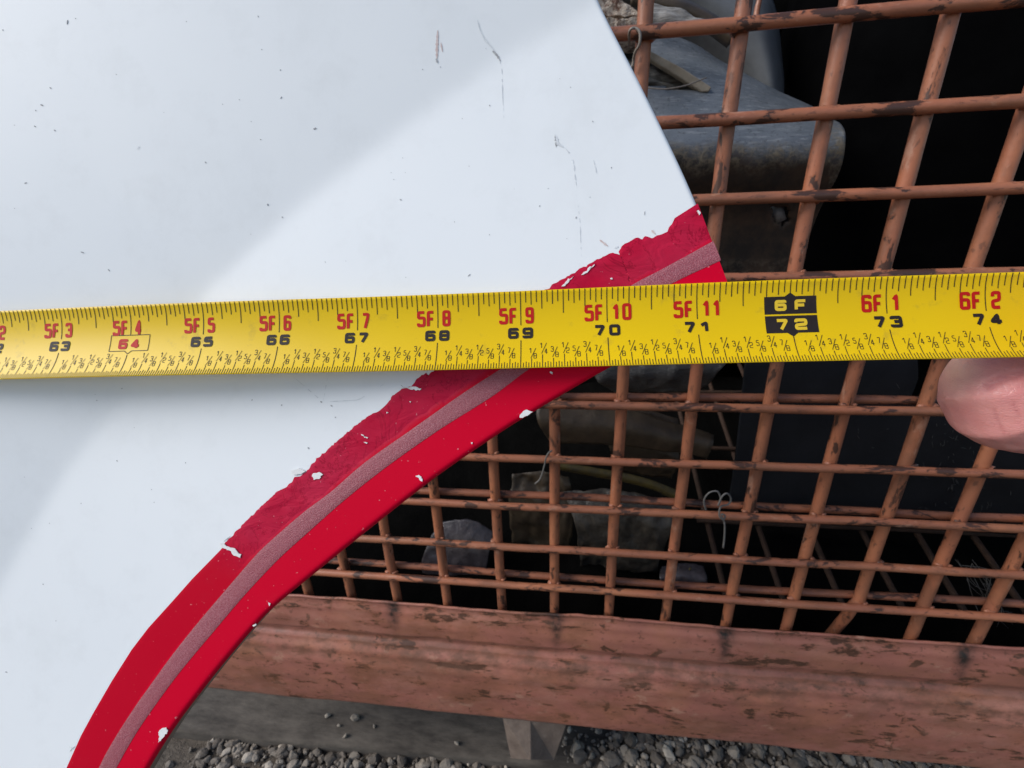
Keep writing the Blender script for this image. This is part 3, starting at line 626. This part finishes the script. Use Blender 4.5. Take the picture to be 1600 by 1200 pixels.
def pl(L): return [onp(*q) for q in L]
EDGE = pl([(790, -330), (870, -150), (936, 0), (1001, 128), (1060, 250), (1090, 318), (1113, 372), (1133, 425), (1149, 472)])
ARCH = pl([(1149, 472), (1050, 521), (952, 573.5), (890, 609), (825, 648), (776, 679), (679, 746), (574, 828), (480, 904), (428, 947), (397, 978), (346, 1038), (308, 1086), (270, 1137), (232, 1197), (190, 1275), (155, 1360), (130, 1450), (112, 1560)])
TORN = pl([(1090, 318), (1054, 341), (1050, 350), (1045, 355), (1043, 362), (1032, 367), (1026, 368), (1019, 373), (1013, 370), (1007, 369), (1003, 375), (999, 372), (994, 371), (985, 377), (977, 381), (970, 386), (966, 393), (972, 399), (964, 397), (956, 394), (930, 408), (913, 416), (896, 427), (875, 438), (855, 451),
           (800, 488), (740, 530), (681, 576), (669, 587), (666, 582), (650, 593), (644, 603), (630, 607), (618, 615), (611, 622), (604, 632), (594, 641), (587, 644), (579, 648), (558, 663), (534, 683), (519, 696), (510, 704), (508, 708), (495, 716), (487, 727), (480, 735), (470, 743), (460, 747), (447, 762), (441, 764), (435, 767), (420, 780),
           (379, 820), (355, 845), (346, 858), (301, 904), (270, 939), (232, 981), (206, 1015), (175, 1064), (146, 1114), (127, 1149), (105, 1198), (72, 1280), (42, 1370), (20, 1460), (5, 1560)])
SUP = pl([(1114, 377), (1032, 422), (990, 444), (900, 498), (840, 537), (780, 578), (720, 617), (642, 672), (570, 723), (519, 767), (474, 801), (420, 848), (397, 871), (359, 915), (308, 975), (270, 1023), (238, 1067), (207, 1111), (175, 1162), (156, 1198), (120, 1275), (90, 1360), (68, 1450), (52, 1560)])
SLO = pl([(1126, 407), (1050, 443), (960, 494), (890, 538), (825, 578), (768, 620), (687, 671), (606, 728), (540, 780), (480, 833), (435, 874), (384, 928), (333, 988), (283, 1048), (245, 1099), (213, 1146), (184, 1197), (145, 1275), (112, 1360), (88, 1450), (72, 1560)])
fender = empty('fender_panel', tuple(panel_pt(onp(400, 1150)))); tag(fender, 'scuffed white body panel with a red stripe along its wheel arch', 'body panel')
FI = Matrix.Translation(-fender.location)
def fpart(name, V, F, mat, smooth=True):
    o = build(name, V, F, mat, None, smooth); o.parent = fender; o.matrix_parent_inverse = FI; return o
NE, NA = 70, 150
edge = resample(catmull([Vector((p.x, p.y, 0)) for p in EDGE], 200), NE); arch = resample(catmull([Vector((p.x, p.y, 0)) for p in ARCH], 400), NA)
bnd = [p.xy for p in edge] + [p.xy for p in arch[1:]]; NB = len(bnd)
def inward(i):
    a, b_ = bnd[max(i - 1, 0)], bnd[min(i + 1, NB - 1)]; d = (b_ - a).normalized(); return Vector((d.y, -d.x)) * -1
# which side is inside?
sg = 1 if inward(20).dot(onp(300, 300) - bnd[20]) > 0 else -1
RB, TH = 0.0014, 0.0062
def rounded(i, k, K=5, lift=0.0):
    """k = 0 on the outline's rim side ... K on the face"""
    a = k / K * math.pi / 2; p = bnd[i] + inward(i) * sg * RB * (1 - math.cos(a)); return panel_pt(p, -RB * (1 - math.sin(a)) + lift)
LEFT = [onp(-420, -330 + 1890 * i / (NB - 1)) for i in range(NB)]
V = []; K = 5; NT = 300
ring0 = [panel_pt(bnd[i] + inward(i) * sg * 0.0003, -TH) for i in range(NB)]; V += ring0
for k in range(K + 1): V += [rounded(i, k, K) for i in range(NB)]
for j in range(1, NT + 1):
    t = (j / NT) ** 1.15
    for i in range(NB):
        p = (bnd[i] + inward(i) * sg * RB).lerp(LEFT[i], t); V.append(panel_pt(p))
nr = K + 1 + NT + 1
F = [(r * NB + i, r * NB + i + 1, (r + 1) * NB + i + 1, (r + 1) * NB + i) for r in range(nr - 1) for i in range(NB - 1)]
shell = fpart('shell', V, F, ['white', 'core'])
for p in shell.data.polygons:
    if p.index < (NB - 1) and p.index % (NB - 1) > NE: p.material_index = 1
# back skin so the panel has thickness from behind
V2 = ring0 + [panel_pt((bnd[i]).lerp(LEFT[i], j / 30), -TH) for j in range(1, 31) for i in range(NB)]
F2 = [(r * NB + i, (r + 1) * NB + i, (r + 1) * NB + i + 1, r * NB + i + 1) for r in range(30) for i in range(NB - 1)]
fpart('back_skin', V2, F2, 'core')
# red stripe
NS = 620; torn = resample([Vector((p.x, p.y, 0)) for p in TORN], NS); ar = resample(catmull([Vector((p.x, p.y, 0)) for p in ARCH], 500), NS)
V, fade, band = [], [], []; LIFT = 0.00018
def arc_in(i):
    a, b_ = ar[max(i - 1, 0)], ar[min(i + 1, NS - 1)]; d = (b_ - a).normalized(); return Vector((d.y, -d.x)) * (-sg)
NW = 30
for k in range(0, 6):
    for i in range(NS):
        a = k / 5 * math.pi / 2; p = ar[i].xy + arc_in(i) * (RB * (1 - math.cos(a)) - (LIFT * math.cos(a))); V.append(panel_pt(p, -RB * (1 - math.sin(a)) + LIFT * math.sin(a))); fade.append(0); band.append(0)
for j in range(1, NW + 1):
    t = j / NW
    for i in range(NS):
        a = (ar[i].xy + arc_in(i) * RB); b_ = torn[i].xy
        jag = 0.0005 * noise.noise(Vector((i * 0.35, 0, 0))) + 0.0003 * noise.noise(Vector((i * 1.1, 5, 0))) if t > 0.98 and 0.06 < i / NS < 0.50 else 0
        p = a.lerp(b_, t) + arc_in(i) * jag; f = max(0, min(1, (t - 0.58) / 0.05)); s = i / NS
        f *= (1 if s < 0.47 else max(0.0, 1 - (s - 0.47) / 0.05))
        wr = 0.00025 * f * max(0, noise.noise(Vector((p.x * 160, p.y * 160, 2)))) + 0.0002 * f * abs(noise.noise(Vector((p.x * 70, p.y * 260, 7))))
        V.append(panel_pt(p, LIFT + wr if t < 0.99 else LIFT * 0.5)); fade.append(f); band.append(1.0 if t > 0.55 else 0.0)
nr = 6 + NW
F = [(r * NS + i, r * NS + i + 1, (r + 1) * NS + i + 1, (r + 1) * NS + i) for r in range(nr - 1) for i in range(NS - 1)]
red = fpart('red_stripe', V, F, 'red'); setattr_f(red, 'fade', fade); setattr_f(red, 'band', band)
# reflective strip
n1, n2 = 300, 6; su = resample(catmull([Vector((p.x, p.y, 0)) for p in SUP], 400), n1); so = resample(catmull([Vector((p.x, p.y, 0)) for p in SLO], 400), n1)
V = [panel_pt(su[i].lerp(so[i], j / n2).xy, 0.00042 if 0 < j < n2 else 0.00026) for j in range(n2 + 1) for i in range(n1)]
F = [(j * n1 + i, j * n1 + i + 1, (j + 1) * n1 + i + 1, (j + 1) * n1 + i) for j in range(n2) for i in range(n1 - 1)]
fpart('reflective_strip', V, F, 'strip')
# chips where the vinyl is gone
def flake(poly, lift, mat, name):
    if name == 'chip':
        out = []
        for (ax, ay), (bx, by) in zip(poly, poly[1:] + poly[:1]):
            L = math.hypot(bx - ax, by - ay)
            for q in range(4):
                h = q / 4; k_ = L * 0.13 * (q > 0); out.append((ax + (bx - ax) * h + random.uniform(-k_, k_), ay + (by - ay) * h + random.uniform(-k_, k_)))
        poly = out
    pts = [onp(*q) for q in poly]; c = sum(pts, Vector((0, 0))) / len(pts); V = [panel_pt(c, lift)] + [panel_pt(p, lift) for p in pts] + [panel_pt(p, lift - 0.0002) for p in pts]; n = len(pts)
    F = [(0, 1 + i, 1 + (i + 1) % n) for i in range(n)] + [(1 + i, 1 + n + i, 1 + n + (i + 1) % n, 1 + (i + 1) % n) for i in range(n)]
    return V, F
CH = [[(249, 1143), (254, 1137), (262, 1136), (264, 1141), (259, 1148), (253, 1156), (249, 1158), (251, 1150)],
      [(812, 652), (818, 642), (824, 640), (833, 643), (826, 648), (818, 652)], [(650, 743), (656, 742), (661, 748), (661, 752), (656, 749), (655, 746)],
      [(489, 741), (500, 737), (506, 741), (500, 748), (491, 749)], [(344, 848), (352, 849), (364, 855), (378, 865), (377, 871), (371, 868), (360, 859), (348, 855)],
      [(629, 606), (645, 604), (659, 607), (657, 610), (645, 609)], [(1088, 331), (1091, 329), (1094, 334), (1092, 337)],
      [(908, 430), (918, 420), (929, 413), (922, 421), (911, 430)], [(877, 448), (886, 439), (897, 432), (889, 441), (880, 448)], [(953, 435), (956, 434), (957, 437), (954, 437)],
      [(565, 678), (576, 683), (575, 685), (566, 680)], [(569, 690), (575, 691), (574, 693)], [(640, 627), (643, 627), (642, 629)], [(605, 643), (608, 645), (605, 646)], [(860, 580), (864, 582), (863, 585), (859, 582)],
      [(736, 691), (739, 691), (738, 694)], [(456, 735), (468, 731), (478, 736), (470, 740), (458, 741)], [(396, 976), (401, 973), (402, 976), (398, 978)], [(420, 940), (424, 942), (422, 946)]]
for c in CH:
    V, F = flake(c, 0.00050, 'chip', 'chip'); fpart('bare_chip', V, F, 'chip', False)
# specks and scuffs on the white
def mark(px, py, L, w, ang, lift=0.00012):
    c, s = math.cos(ang), math.sin(ang); return flake([(px + c * L * a - s * w * b_, py + s * L * a + c * w * b_) for a, b_ in ((-1, 0), (-0.4, 0.9), (0.5, 0.6), (1, 0.1), (0.3, -0.9), (-0.6, -0.6))], lift, '', '')
SPK = [(124, 195, 3, 2), (170, 81, 5, 1.2), (157, 402, 4, 1.8), (190, 427, 3, 1.5), (24, 419, 3, 2), (338, 264, 2, 1.7), (422, 322, 2.5, 2), (442, 340, 2, 1.8), (453, 166, 3, 1.2), (498, 208, 3, 2), (549, 22, 2, 1.5), (10, 365, 8, 1), (14, 374, 3, 1.5), (137, 229, 2, 1.6), (138, 171, 2, 1.5), (112, 225, 2, 1.5), (92, 305, 3, 1),
       (626, 312, 3, 2), (765, 165, 2, 1.6), (843, 322, 2, 1.6), (926, 190, 2, 1.4), (955, 262, 2, 1.4), (500, 207, 2, 1.5), (733, 430, 4, 1.5), (1007, 333, 5, 1), (900, 340, 3, 1.8), (502, 628, 3, 2), (518, 634, 3, 2), (524, 652, 2, 1.4), (482, 700, 3, 2), (440, 633, 2, 1.6), (183, 720, 2, 1), (192, 607, 2, 1), (394, 625, 2, 1.2), (10, 1050, 3, 1.4), (115, 1168, 5, 0.8), (111, 1172, 4, 0.7), (628, 603, 4, 0.8)]
mk = [mark(px, py, L * 0.62, w * 0.62, random.uniform(0, 3)) for px, py, L, w in SPK]
for k in range(90):
    px, py = random.uniform(0, 1000), random.uniform(0, 1000)
    if py > 440 and px > 560 - (py - 600) * 0.9 - 60: continue
    if px > 900 + py * 0.4: continue
    if 450 < py < 600: continue
    mk.append(mark(px, py, random.uniform(0.4, 1.0), random.uniform(0.35, 0.7), random.uniform(0, 3)))
V, F = join(mk); o = fpart('dirt_specks', V, F, 'speck', False); o['kind'] = 'stuff'
def scuff(pts, w, lift=0.0001):
    P = [onp(*q) for q in pts]; P = [p.xy for p in resample([Vector((p.x, p.y, 0)) for p in P], 24)]; V, F = [], []
    for i, p in enumerate(P):
        d = (P[min(i + 1, 23)] - P[max(i - 1, 0)]).normalized(); nn = Vector((-d.y, d.x)); ww = w * 0.0001 * (0.3 + 0.9 * abs(noise.noise(Vector((i * 0.7, w, pts[0][0]))))) * math.sin(math.pi * (i + 0.5) / 24) ** 0.5
        V += [panel_pt(p + nn * ww, lift), panel_pt(p - nn * ww, lift)]
    F = [(2 * i, 2 * i + 1, 2 * i + 3, 2 * i + 2) for i in range(23) if w > 6.5 * 0.7 or noise.noise(Vector((i * 0.55, w * 3, pts[0][1] * 0.1))) > -0.12]; return V, F
SC = [([(748, 40), (752, 55), (758, 66), (770, 78), (780, 92)], 7, 'scuff'), ([(780, 92), (784, 110), (785, 150), (787, 185)], 3, 'scuff'), ([(867, 210), (871, 224), (880, 230)], 12, 'scuff'), ([(880, 228), (890, 240), (896, 256), (900, 290)], 5, 'scuff'), ([(927, 250), (930, 262), (932, 272)], 6, 'scuff'),
      ([(903, 320), (906, 350), (908, 400)], 3, 'scuff'), ([(600, 600), (560, 625), (505, 628), (460, 590)], 4, 'scuff'), ([(505, 628), (512, 590)], 3, 'scuff'), ([(770, 82), (777, 88), (782, 96)], 9, 'speck'), ([(867, 212), (869, 230)], 5, 'speck'),
      ([(688, 58), (686, 80), (685, 100)], 11, 'rustscuff'), ([(692, 75), (694, 88)], 7, 'rustscuff'), ([(684, 98), (686, 104)], 8, 'speck'), ([(937, 375), (950, 385)], 10, 'rustscuff'), ([(1018, 360), (1024, 366)], 10, 'rustscuff'), ([(960, 388), (966, 385)], 9, 'scuff'),
      ([(455, 735), (470, 738)], 3, 'speck'), ([(350, 846), (360, 838)], 4, 'speck'), ([(108, 1166), (116, 1170)], 3, 'speck'), ([(165, 45), (178, 40), (184, 34)], 4, 'scuff'), ([(245, 250), (250, 244)], 5, 'scuff')]
for pts, w, mt in SC:
    V, F = scuff(pts, w * 0.7, 0.00014 if mt == 'speck' else 0.0001); fpart('scuff_mark', V, F, mt, False)

# ------------------------------------------------------------------ measuring tape
tape = empty('measuring_tape', tuple(tape_pt(68.5, 1.0))); tag(tape, 'yellow steel measuring tape blade stretched across the white panel', 'measuring tape')
TI = Matrix.Translation(-tape.location)
def tpart(name, V, F, mat, smooth=True):
    o = build(name, V, F, mat, None, smooth); o.parent = tape; o.matrix_parent_inverse = TI; return o
I0, I1 = 60.0, 77.6; nI, nVv = 180, 24
V = [tape_pt(I0 + (I1 - I0) * i / nI, j / nVv) for j in range(nVv + 1) for i in range(nI + 1)] + [tape_pt(I0 + (I1 - I0) * i / nI, j / nVv, -0.0002) for j in range(nVv + 1) for i in range(nI + 1)]
q = (nI + 1) * (nVv + 1); F = []
for j in range(nVv):
    for i in range(nI):
        a = j * (nI + 1) + i; f = (a, a + nI + 1, a + nI + 2, a + 1); F += [f, tuple(x + q for x in f[::-1])]
for i in range(nI):
    F.append((i, i + 1, i + 1 + q, i + q)); a = nVv * (nI + 1) + i; F.append((a + 1, a, a + q, a + 1 + q))
tpart('blade', V, F, 'tape')
WMM = 24.6                                   # mm across the blade, for v
def to_tape(pts, lift): return [tape_pt(u, v, lift) for u, v in pts]
def ribbon(poly, t, closed=False, rad=0.0):
    """poly in mm (x right, y up); returns left and right outlines of a stroke of thickness t"""
    P = [Vector(p) for p in poly]
    if rad > 0:
        out = []
        n = len(P)
        for i, p in enumerate(P):
            if not closed and i in (0, n - 1): out.append(p); continue
            a, b_ = P[i - 1], P[(i + 1) % n]; r = min(rad, (a - p).length * 0.45, (b_ - p).length * 0.45); s, e = p + (a - p).normalized() * r, p + (b_ - p).normalized() * r
            for k in range(5): h = k / 4; out.append(s * (1 - h) ** 2 + p * 2 * h * (1 - h) + e * h * h)
        P = out
    n = len(P); A, B = [], []
    for i in range(n):
        p = P[i]; pr = P[i - 1] if (closed or i > 0) else None; nx_ = P[(i + 1) % n] if (closed or i < n - 1) else None
        d1 = (p - pr).normalized() if pr is not None else None; d2 = (nx_ - p).normalized() if nx_ is not None else None
        d1 = d1 or d2; d2 = d2 or d1
        n1_, n2_ = Vector((-d1.y, d1.x)), Vector((-d2.y, d2.x)); m = (n1_ + n2_); m = m.normalized() if m.length > 1e-6 else n1_
        k = t / 2 / max(0.45, m.dot(n1_)); A.append(p + m * k); B.append(p - m * k)
    return A, B
GL = {'0': [([(0, 0), (1, 0), (1, 1), (0, 1)], True)], '1': [([(0.02, 0.72), (0.62, 1.0), (0.62, 0)], False)], '2': [([(0, 0.74), (0, 1), (1, 1), (1, 0.5), (0.0, 0.42), (0, 0), (1.06, 0)], False)],
      '3': [([(0, 0.80), (0, 1), (1, 1), (1, 0), (0, 0), (0, 0.2)], False), ([(0.28, 0.52), (0.95, 0.52)], False)], '4': [([(0.70, -0.06), (0.70, 1), (0, 0.26), (1.08, 0.26)], False)],
      '5': [([(1, 1), (0.04, 1), (0, 0.58), (1, 0.58), (1, 0), (0, 0), (0, 0.18)], False)], '6': [([(1, 0.82), (1, 1), (0, 1), (0, 0), (1, 0), (1, 0.56), (0.1, 0.56)], False)], '7': [([(-0.05, 1), (1, 1), (0.36, -0.06)], False)],
      '8': [([(0, 0), (1, 0), (1, 1), (0, 1)], True), ([(0.1, 0.52), (0.9, 0.52)], False)], '9': [([(0, 0.18), (0, 0), (1, 0), (1, 1), (0, 1), (0, 0.46), (0.9, 0.46)], False)], 'F': [([(0, -0.06), (0, 1), (1.06, 1)], False), ([(0.1, 0.48), (0.92, 0.48)], False)]}
def glyph(ch, inch, u0, v0, w, h, t, lift=0.00009, rad=0.35):
    """character box: left edge u0 (in), top v0, w (in), h (fraction of blade); t mm"""
    V, F = [], []; wm, hm = w * 25.4 - t, h * WMM - t
    for si, (poly, closed) in enumerate(GL[ch]):
        A, B = ribbon([(x * wm + t / 2, y * hm + t / 2) for x, y in poly], t, closed, rad * t * 1.4); o = len(V); n = len(A)
        V += to_tape([(inch + u0 + p.x / 25.4, v0 + h - p.y / WMM) for p in A], lift + si * 0.00002) + to_tape([(inch + u0 + p.x / 25.4, v0 + h - p.y / WMM) for p in B], lift + si * 0.00002)
        for i in range(n if closed else n - 1): F.append((o + i, o + n + i, o + n + (i + 1) % n, o + (i + 1) % n))
    return V, F
def line(u0_, v0_, u1_, v1_, t, lift=0.00008, n=6):
    A, B = ribbon([(u0_ * 25.4 * (1 - k / n) + u1_ * 25.4 * k / n, -(v0_ * (1 - k / n) + v1_ * k / n) * WMM) for k in range(n + 1)], t)
    V = to_tape([(p.x / 25.4, -p.y / WMM) for p in A], lift) + to_tape([(p.x / 25.4, -p.y / WMM) for p in B], lift); m = n + 1
    return V, [(i, m + i, m + i + 1, i + 1) for i in range(n)]
ticks, fr = [], []
for inch in range(60, 78):
    for k in range(32):
        u = inch + k / 32
        if u < 60.1 or u > 77.5: continue
        if k % 2 == 0:
            q_ = k // 2; L = 0.155 if q_ % 2 else (0.185 if q_ % 4 else (0.24 if q_ % 8 else 0.30))
            if q_ == 0: L = 0.43 if inch != 72 else 0.17
            if inch == 64 and q_ == 0: L = 0.405
            if 61 < u: ticks.append(line(u, 0.004, u, L, 0.23))
        if k == 0: s_ = (0.61 if inch not in (64, 72) else 0.665)
        else: s_ = 1 - (0.085 if k % 2 else (0.10 if k % 4 else (0.145 if k % 8 else (0.20 if k % 16 else 0.20))))
        ticks.append(line(u, s_, u, 0.997, 0.20 if k else 0.23))
    for e in range(1, 8):
        num, den = {1: ('1', '8'), 2: ('1', '4'), 3: ('3', '8'), 4: ('1', '2'), 5: ('5', '8'), 6: ('3', '4'), 7: ('7', '8')}[e]
        u = inch + e / 8 + 0.013; v = 0.708 if e % 2 else 0.645
        if e in (3, 5, 7): v -= 0.012
        if u > 77.4: continue
        fr.append(glyph(num, u, -0.042, v, 0.032, 0.072, 0.17, 0.00008, 0.9)); fr.append(glyph(den, u, 0.009, v + 0.074, 0.036, 0.074, 0.17, 0.00008, 0.9))
        fr.append(line(u - 0.024, v + 0.145, u + 0.034, v + 0.008, 0.15, 0.00011))
V, F = join(ticks); o = tpart('tick_marks', V, F, 'ink', False); o['kind'] = 'stuff'
V, F = join(fr); o = tpart('fraction_marks', V, F, 'ink', False); o['kind'] = 'stuff'
for inch in range(61, 78):
    ft, rem = divmod(inch, 12)
    if inch == 72:
        def block(pts, lift):
            V = to_tape(pts, lift); return V
        def dense(u0_, u1_, v0_, v1_, notch):
            V, F = [], []; nu_, nv_ = 20, 8
            for j in range(nv_ + 1):
                for i in range(nu_ + 1):
                    a = i / nu_; vv = v0_ + (v1_ - v0_) * j / nv_; d = abs(a - 0.5)
                    if notch < 0 and j == 0: vv -= max(0, 0.045 * (1 - d / 0.10))
                    if notch > 0 and j == nv_: vv += max(0, 0.045 * (1 - d / 0.10))
                    V.append(tape_pt(inch + u0_ + (u1_ - u0_) * a, vv, 0.00008))
            return V, [(j * (nu_ + 1) + i, (j + 1) * (nu_ + 1) + i, (j + 1) * (nu_ + 1) + i + 1, j * (nu_ + 1) + i + 1) for j in range(nv_) for i in range(nu_)]
        for (a, b_, nt_) in ((0.205, 0.405, -1), (0.425, 0.62, 1)):
            V, F = dense(-0.275, 0.275, a, b_, nt_); tpart('foot_block', V, F, 'ink', False)
        V, F = join([glyph('6', inch, -0.165, 0.245, 0.125, 0.125, 0.85, 0.00014), glyph('F', inch, 0.045, 0.245, 0.125, 0.125, 0.85, 0.00014)]); tpart('foot_numeral', V, F, 'yellowink', False)
        V, F = join([glyph('7', inch, -0.165, 0.46, 0.13, 0.13, 0.85, 0.00014), glyph('2', inch, 0.03, 0.46, 0.135, 0.13, 0.85, 0.00014)]); tpart('inch_numeral', V, F, 'yellowink', False)
        continue
    g = [glyph(str(ft), inch, -0.258, 0.215, 0.108, 0.198, 0.90), glyph('F', inch, -0.136, 0.215, 0.095, 0.198, 0.90)]
    r = str(rem)
    if len(r) == 1: g.append(glyph(r, inch, 0.055, 0.215, 0.10, 0.198, 0.90) if r != '1' else glyph(r, inch, 0.055, 0.215, 0.085, 0.198, 0.90))
    else: g += [glyph(r[0], inch, 0.060, 0.215, 0.085, 0.198, 0.90), glyph(r[1], inch, 0.172, 0.215, 0.104 if r[1] == '0' else 0.085, 0.198, 0.90)]
    V, F = join(g); tpart('foot_numeral', V, F, 'redink', False)
    s_ = str(inch); boxed = inch == 64
    g = [glyph(s_[0], inch, -0.152, 0.458, 0.125, 0.132, 0.88, 0.00012), glyph(s_[1], inch, 0.018, 0.458, 0.125, 0.132, 0.88, 0.00012)]
    V, F = join(g); tpart('inch_numeral', V, F, 'redink' if boxed else 'ink', False)
    if boxed:
        b_ = [(-0.272, 0.41), (0.272, 0.41), (0.272, 0.615), (0.05, 0.615), (0.0, 0.655), (-0.05, 0.615), (-0.272, 0.615), (-0.272, 0.41)]
        V, F = join([line(inch + p[0], p[1], inch + q2[0], q2[1], 0.2, 0.00009 + 0.00001 * (k % 2)) for k, (p, q2) in enumerate(zip(b_, b_[1:]))]); tpart('stud_marker', V, F, 'ink', False)

# ------------------------------------------------------------------ the hand at the tape's right end
def hand():
    chains = [
        [(cp(2900, 1150, 0.235), .031), (cp(2420, 960, 0.185), .026), (cp(2250, 860, 0.168), .029), (cp(2080, 760, 0.160), .026), (cp(1930, 640, 0.156), .016)],
        [(cp(2080, 760, 0.160), .020), (cp(1920, 630, 0.152), .0145), (cp(1740, 640, 0.139), .0135), (cp(1572, 628, 0.1305), .0142), (cp(1590, 560, 0.1325), .0115), (cp(1665, 508, 0.130), .0095), (cp(1725, 480, 0.127), .008)],
        [(cp(2080, 780, 0.162), .020), (cp(1980, 735, 0.160), .0135), (cp(1840, 775, 0.148), .0115), (cp(1705, 790, 0.140), .0118), (cp(1745, 700, 0.150), .010), (cp(1820, 655, 0.156), .0085)],
        [(cp(2090, 820, 0.166), .020), (cp(2010, 830, 0.165), .013), (cp(1880, 880, 0.154), .0108), (cp(1765, 895, 0.148), .011), (cp(1800, 800, 0.158), .0095), (cp(1870, 760, 0.164), .008)],
        [(cp(2110, 880, 0.172), .019), (cp(2040, 920, 0.171), .0118), (cp(1930, 970, 0.162), .0095), (cp(1840, 985, 0.157), .0098), (cp(1870, 900, 0.166), .0085), (cp(1930, 870, 0.171), .0075)],
        [(cp(2230, 820, 0.160), .020), (cp(2120, 720, 0.135), .0155), (cp(1960, 590, 0.112), .0115), (cp(1850, 520, 0.1015), .0105), (cp(1755, 482, 0.0995), .0088)]]
    bm = bmesh.new(); 
    # one swept, tapered surface per finger, fused into a single skin by the remesh below
    for ch in chains:
        pts = catmull([c[0] for c in ch], 40); rr_ = catmull([Vector((c[1], 0, 0)) for c in ch], 40)
        V, F = tube(pts, [r.x for r in rr_], 20); vs = [bm.verts.new(v) for v in V]; [bm.faces.new([vs[i] for i in f]) for f in F]
        for e in (0, -1):
            c = Matrix.Translation(pts[e]); bmesh.ops.create_uvsphere(bm, u_segments=18, v_segments=12, radius=rr_[e].x * 0.999, matrix=c)
    me = bpy.data.meshes.new('hand'); bm.to_mesh(me); bm.free(); o = bpy.data.objects.new('hand', me); COL.objects.link(o)
    r = o.modifiers.new('fuse', 'REMESH'); r.mode = 'VOXEL'; r.voxel_size = 0.0007
    s = o.modifiers.new('soften', 'SMOOTH'); s.factor = 0.6; s.iterations = 8
    dg = bpy.context.evaluated_depsgraph_get(); me2 = bpy.data.meshes.new_from_object(o.evaluated_get(dg)); o.modifiers.clear(); o.data = me2; me2.name = 'hand'
    for p in me2.polygons: p.use_smooth = True
    me2.materials.clear(); me2.materials.append(M['skin'])
    CREASE = [[(1544, 602), (1556, 596), (1575, 588), (1640, 576)], [(1553, 640), (1559, 656), (1570, 676)], [(1583, 630), (1592, 648)]]
    DEP = [0.0009, 0.00010, 0.00007]; WID = [7, 3, 3]
    crease, pale = [], []; new = []; N = [v.normal.copy() for v in me2.vertices]; P = [v.co.copy() for v in me2.vertices]
    for p, nrm in zip(P, N):
        px, py = pix(p); c = 0; off = 0
        if px < 1700 and nrm.dot((CAM - p).normalized()) > 0:
            for L, d, w in zip(CREASE, DEP, WID):
                for (ax, ay), (bx, by) in zip(L, L[1:]):
                    t = max(0, min(1, ((px - ax) * (bx - ax) + (py - ay) * (by - ay)) / ((bx - ax) ** 2 + (by - ay) ** 2))); dd = math.hypot(px - ax - t * (bx - ax), py - ay - t * (by - ay)); k = math.exp(-(dd / w) ** 2); off = max(off, d * k); c = max(c, k)
        crease.append(c); pale.append(max(0, min(1, 1 - math.hypot((px - 1492) / 55, (py - 570) / 70)))); new.append(p - nrm * (off - 0.0004 * noise.noise(p * 60) - 0.00012 * noise.noise(p * 300)))
    me2.vertices.foreach_set('co', [c for p in new for c in p]); me2.update()
    setattr_f(o, 'crease', crease); setattr_f(o, 'pale', pale)
    base_of(o); tag(o, 'pink curled bare hand gripping the right end of the yellow tape', 'hand')
    tip, ip = cp(1755, 482, 0.0995), cp(1850, 520, 0.1015); d = (tip - ip).normalized(); nn = (CAM - tip); nn = (nn - d * nn.dot(d)).normalized(); s_ = d.cross(nn); V, F = [], []
    for j in range(7):
        for i in range(9):
            a, b_ = i / 4 - 1, j / 6; V.append(tip - d * 0.006 + d * (0.013 * b_) + s_ * (0.0062 * a * (1 - 0.25 * b_ ** 4)) + nn * (0.0096 - 0.0028 * a * a - 0.0018 * b_ * b_))
    F = [(j * 9 + i, j * 9 + i + 1, (j + 1) * 9 + i + 1, (j + 1) * 9 + i) for j in range(6) for i in range(8)]
    nl = build('thumbnail', V, F, 'skin', o); nl.matrix_parent_inverse = Matrix.Translation(-o.location); addmod_solid(nl, 0.0006, 0)
hand()
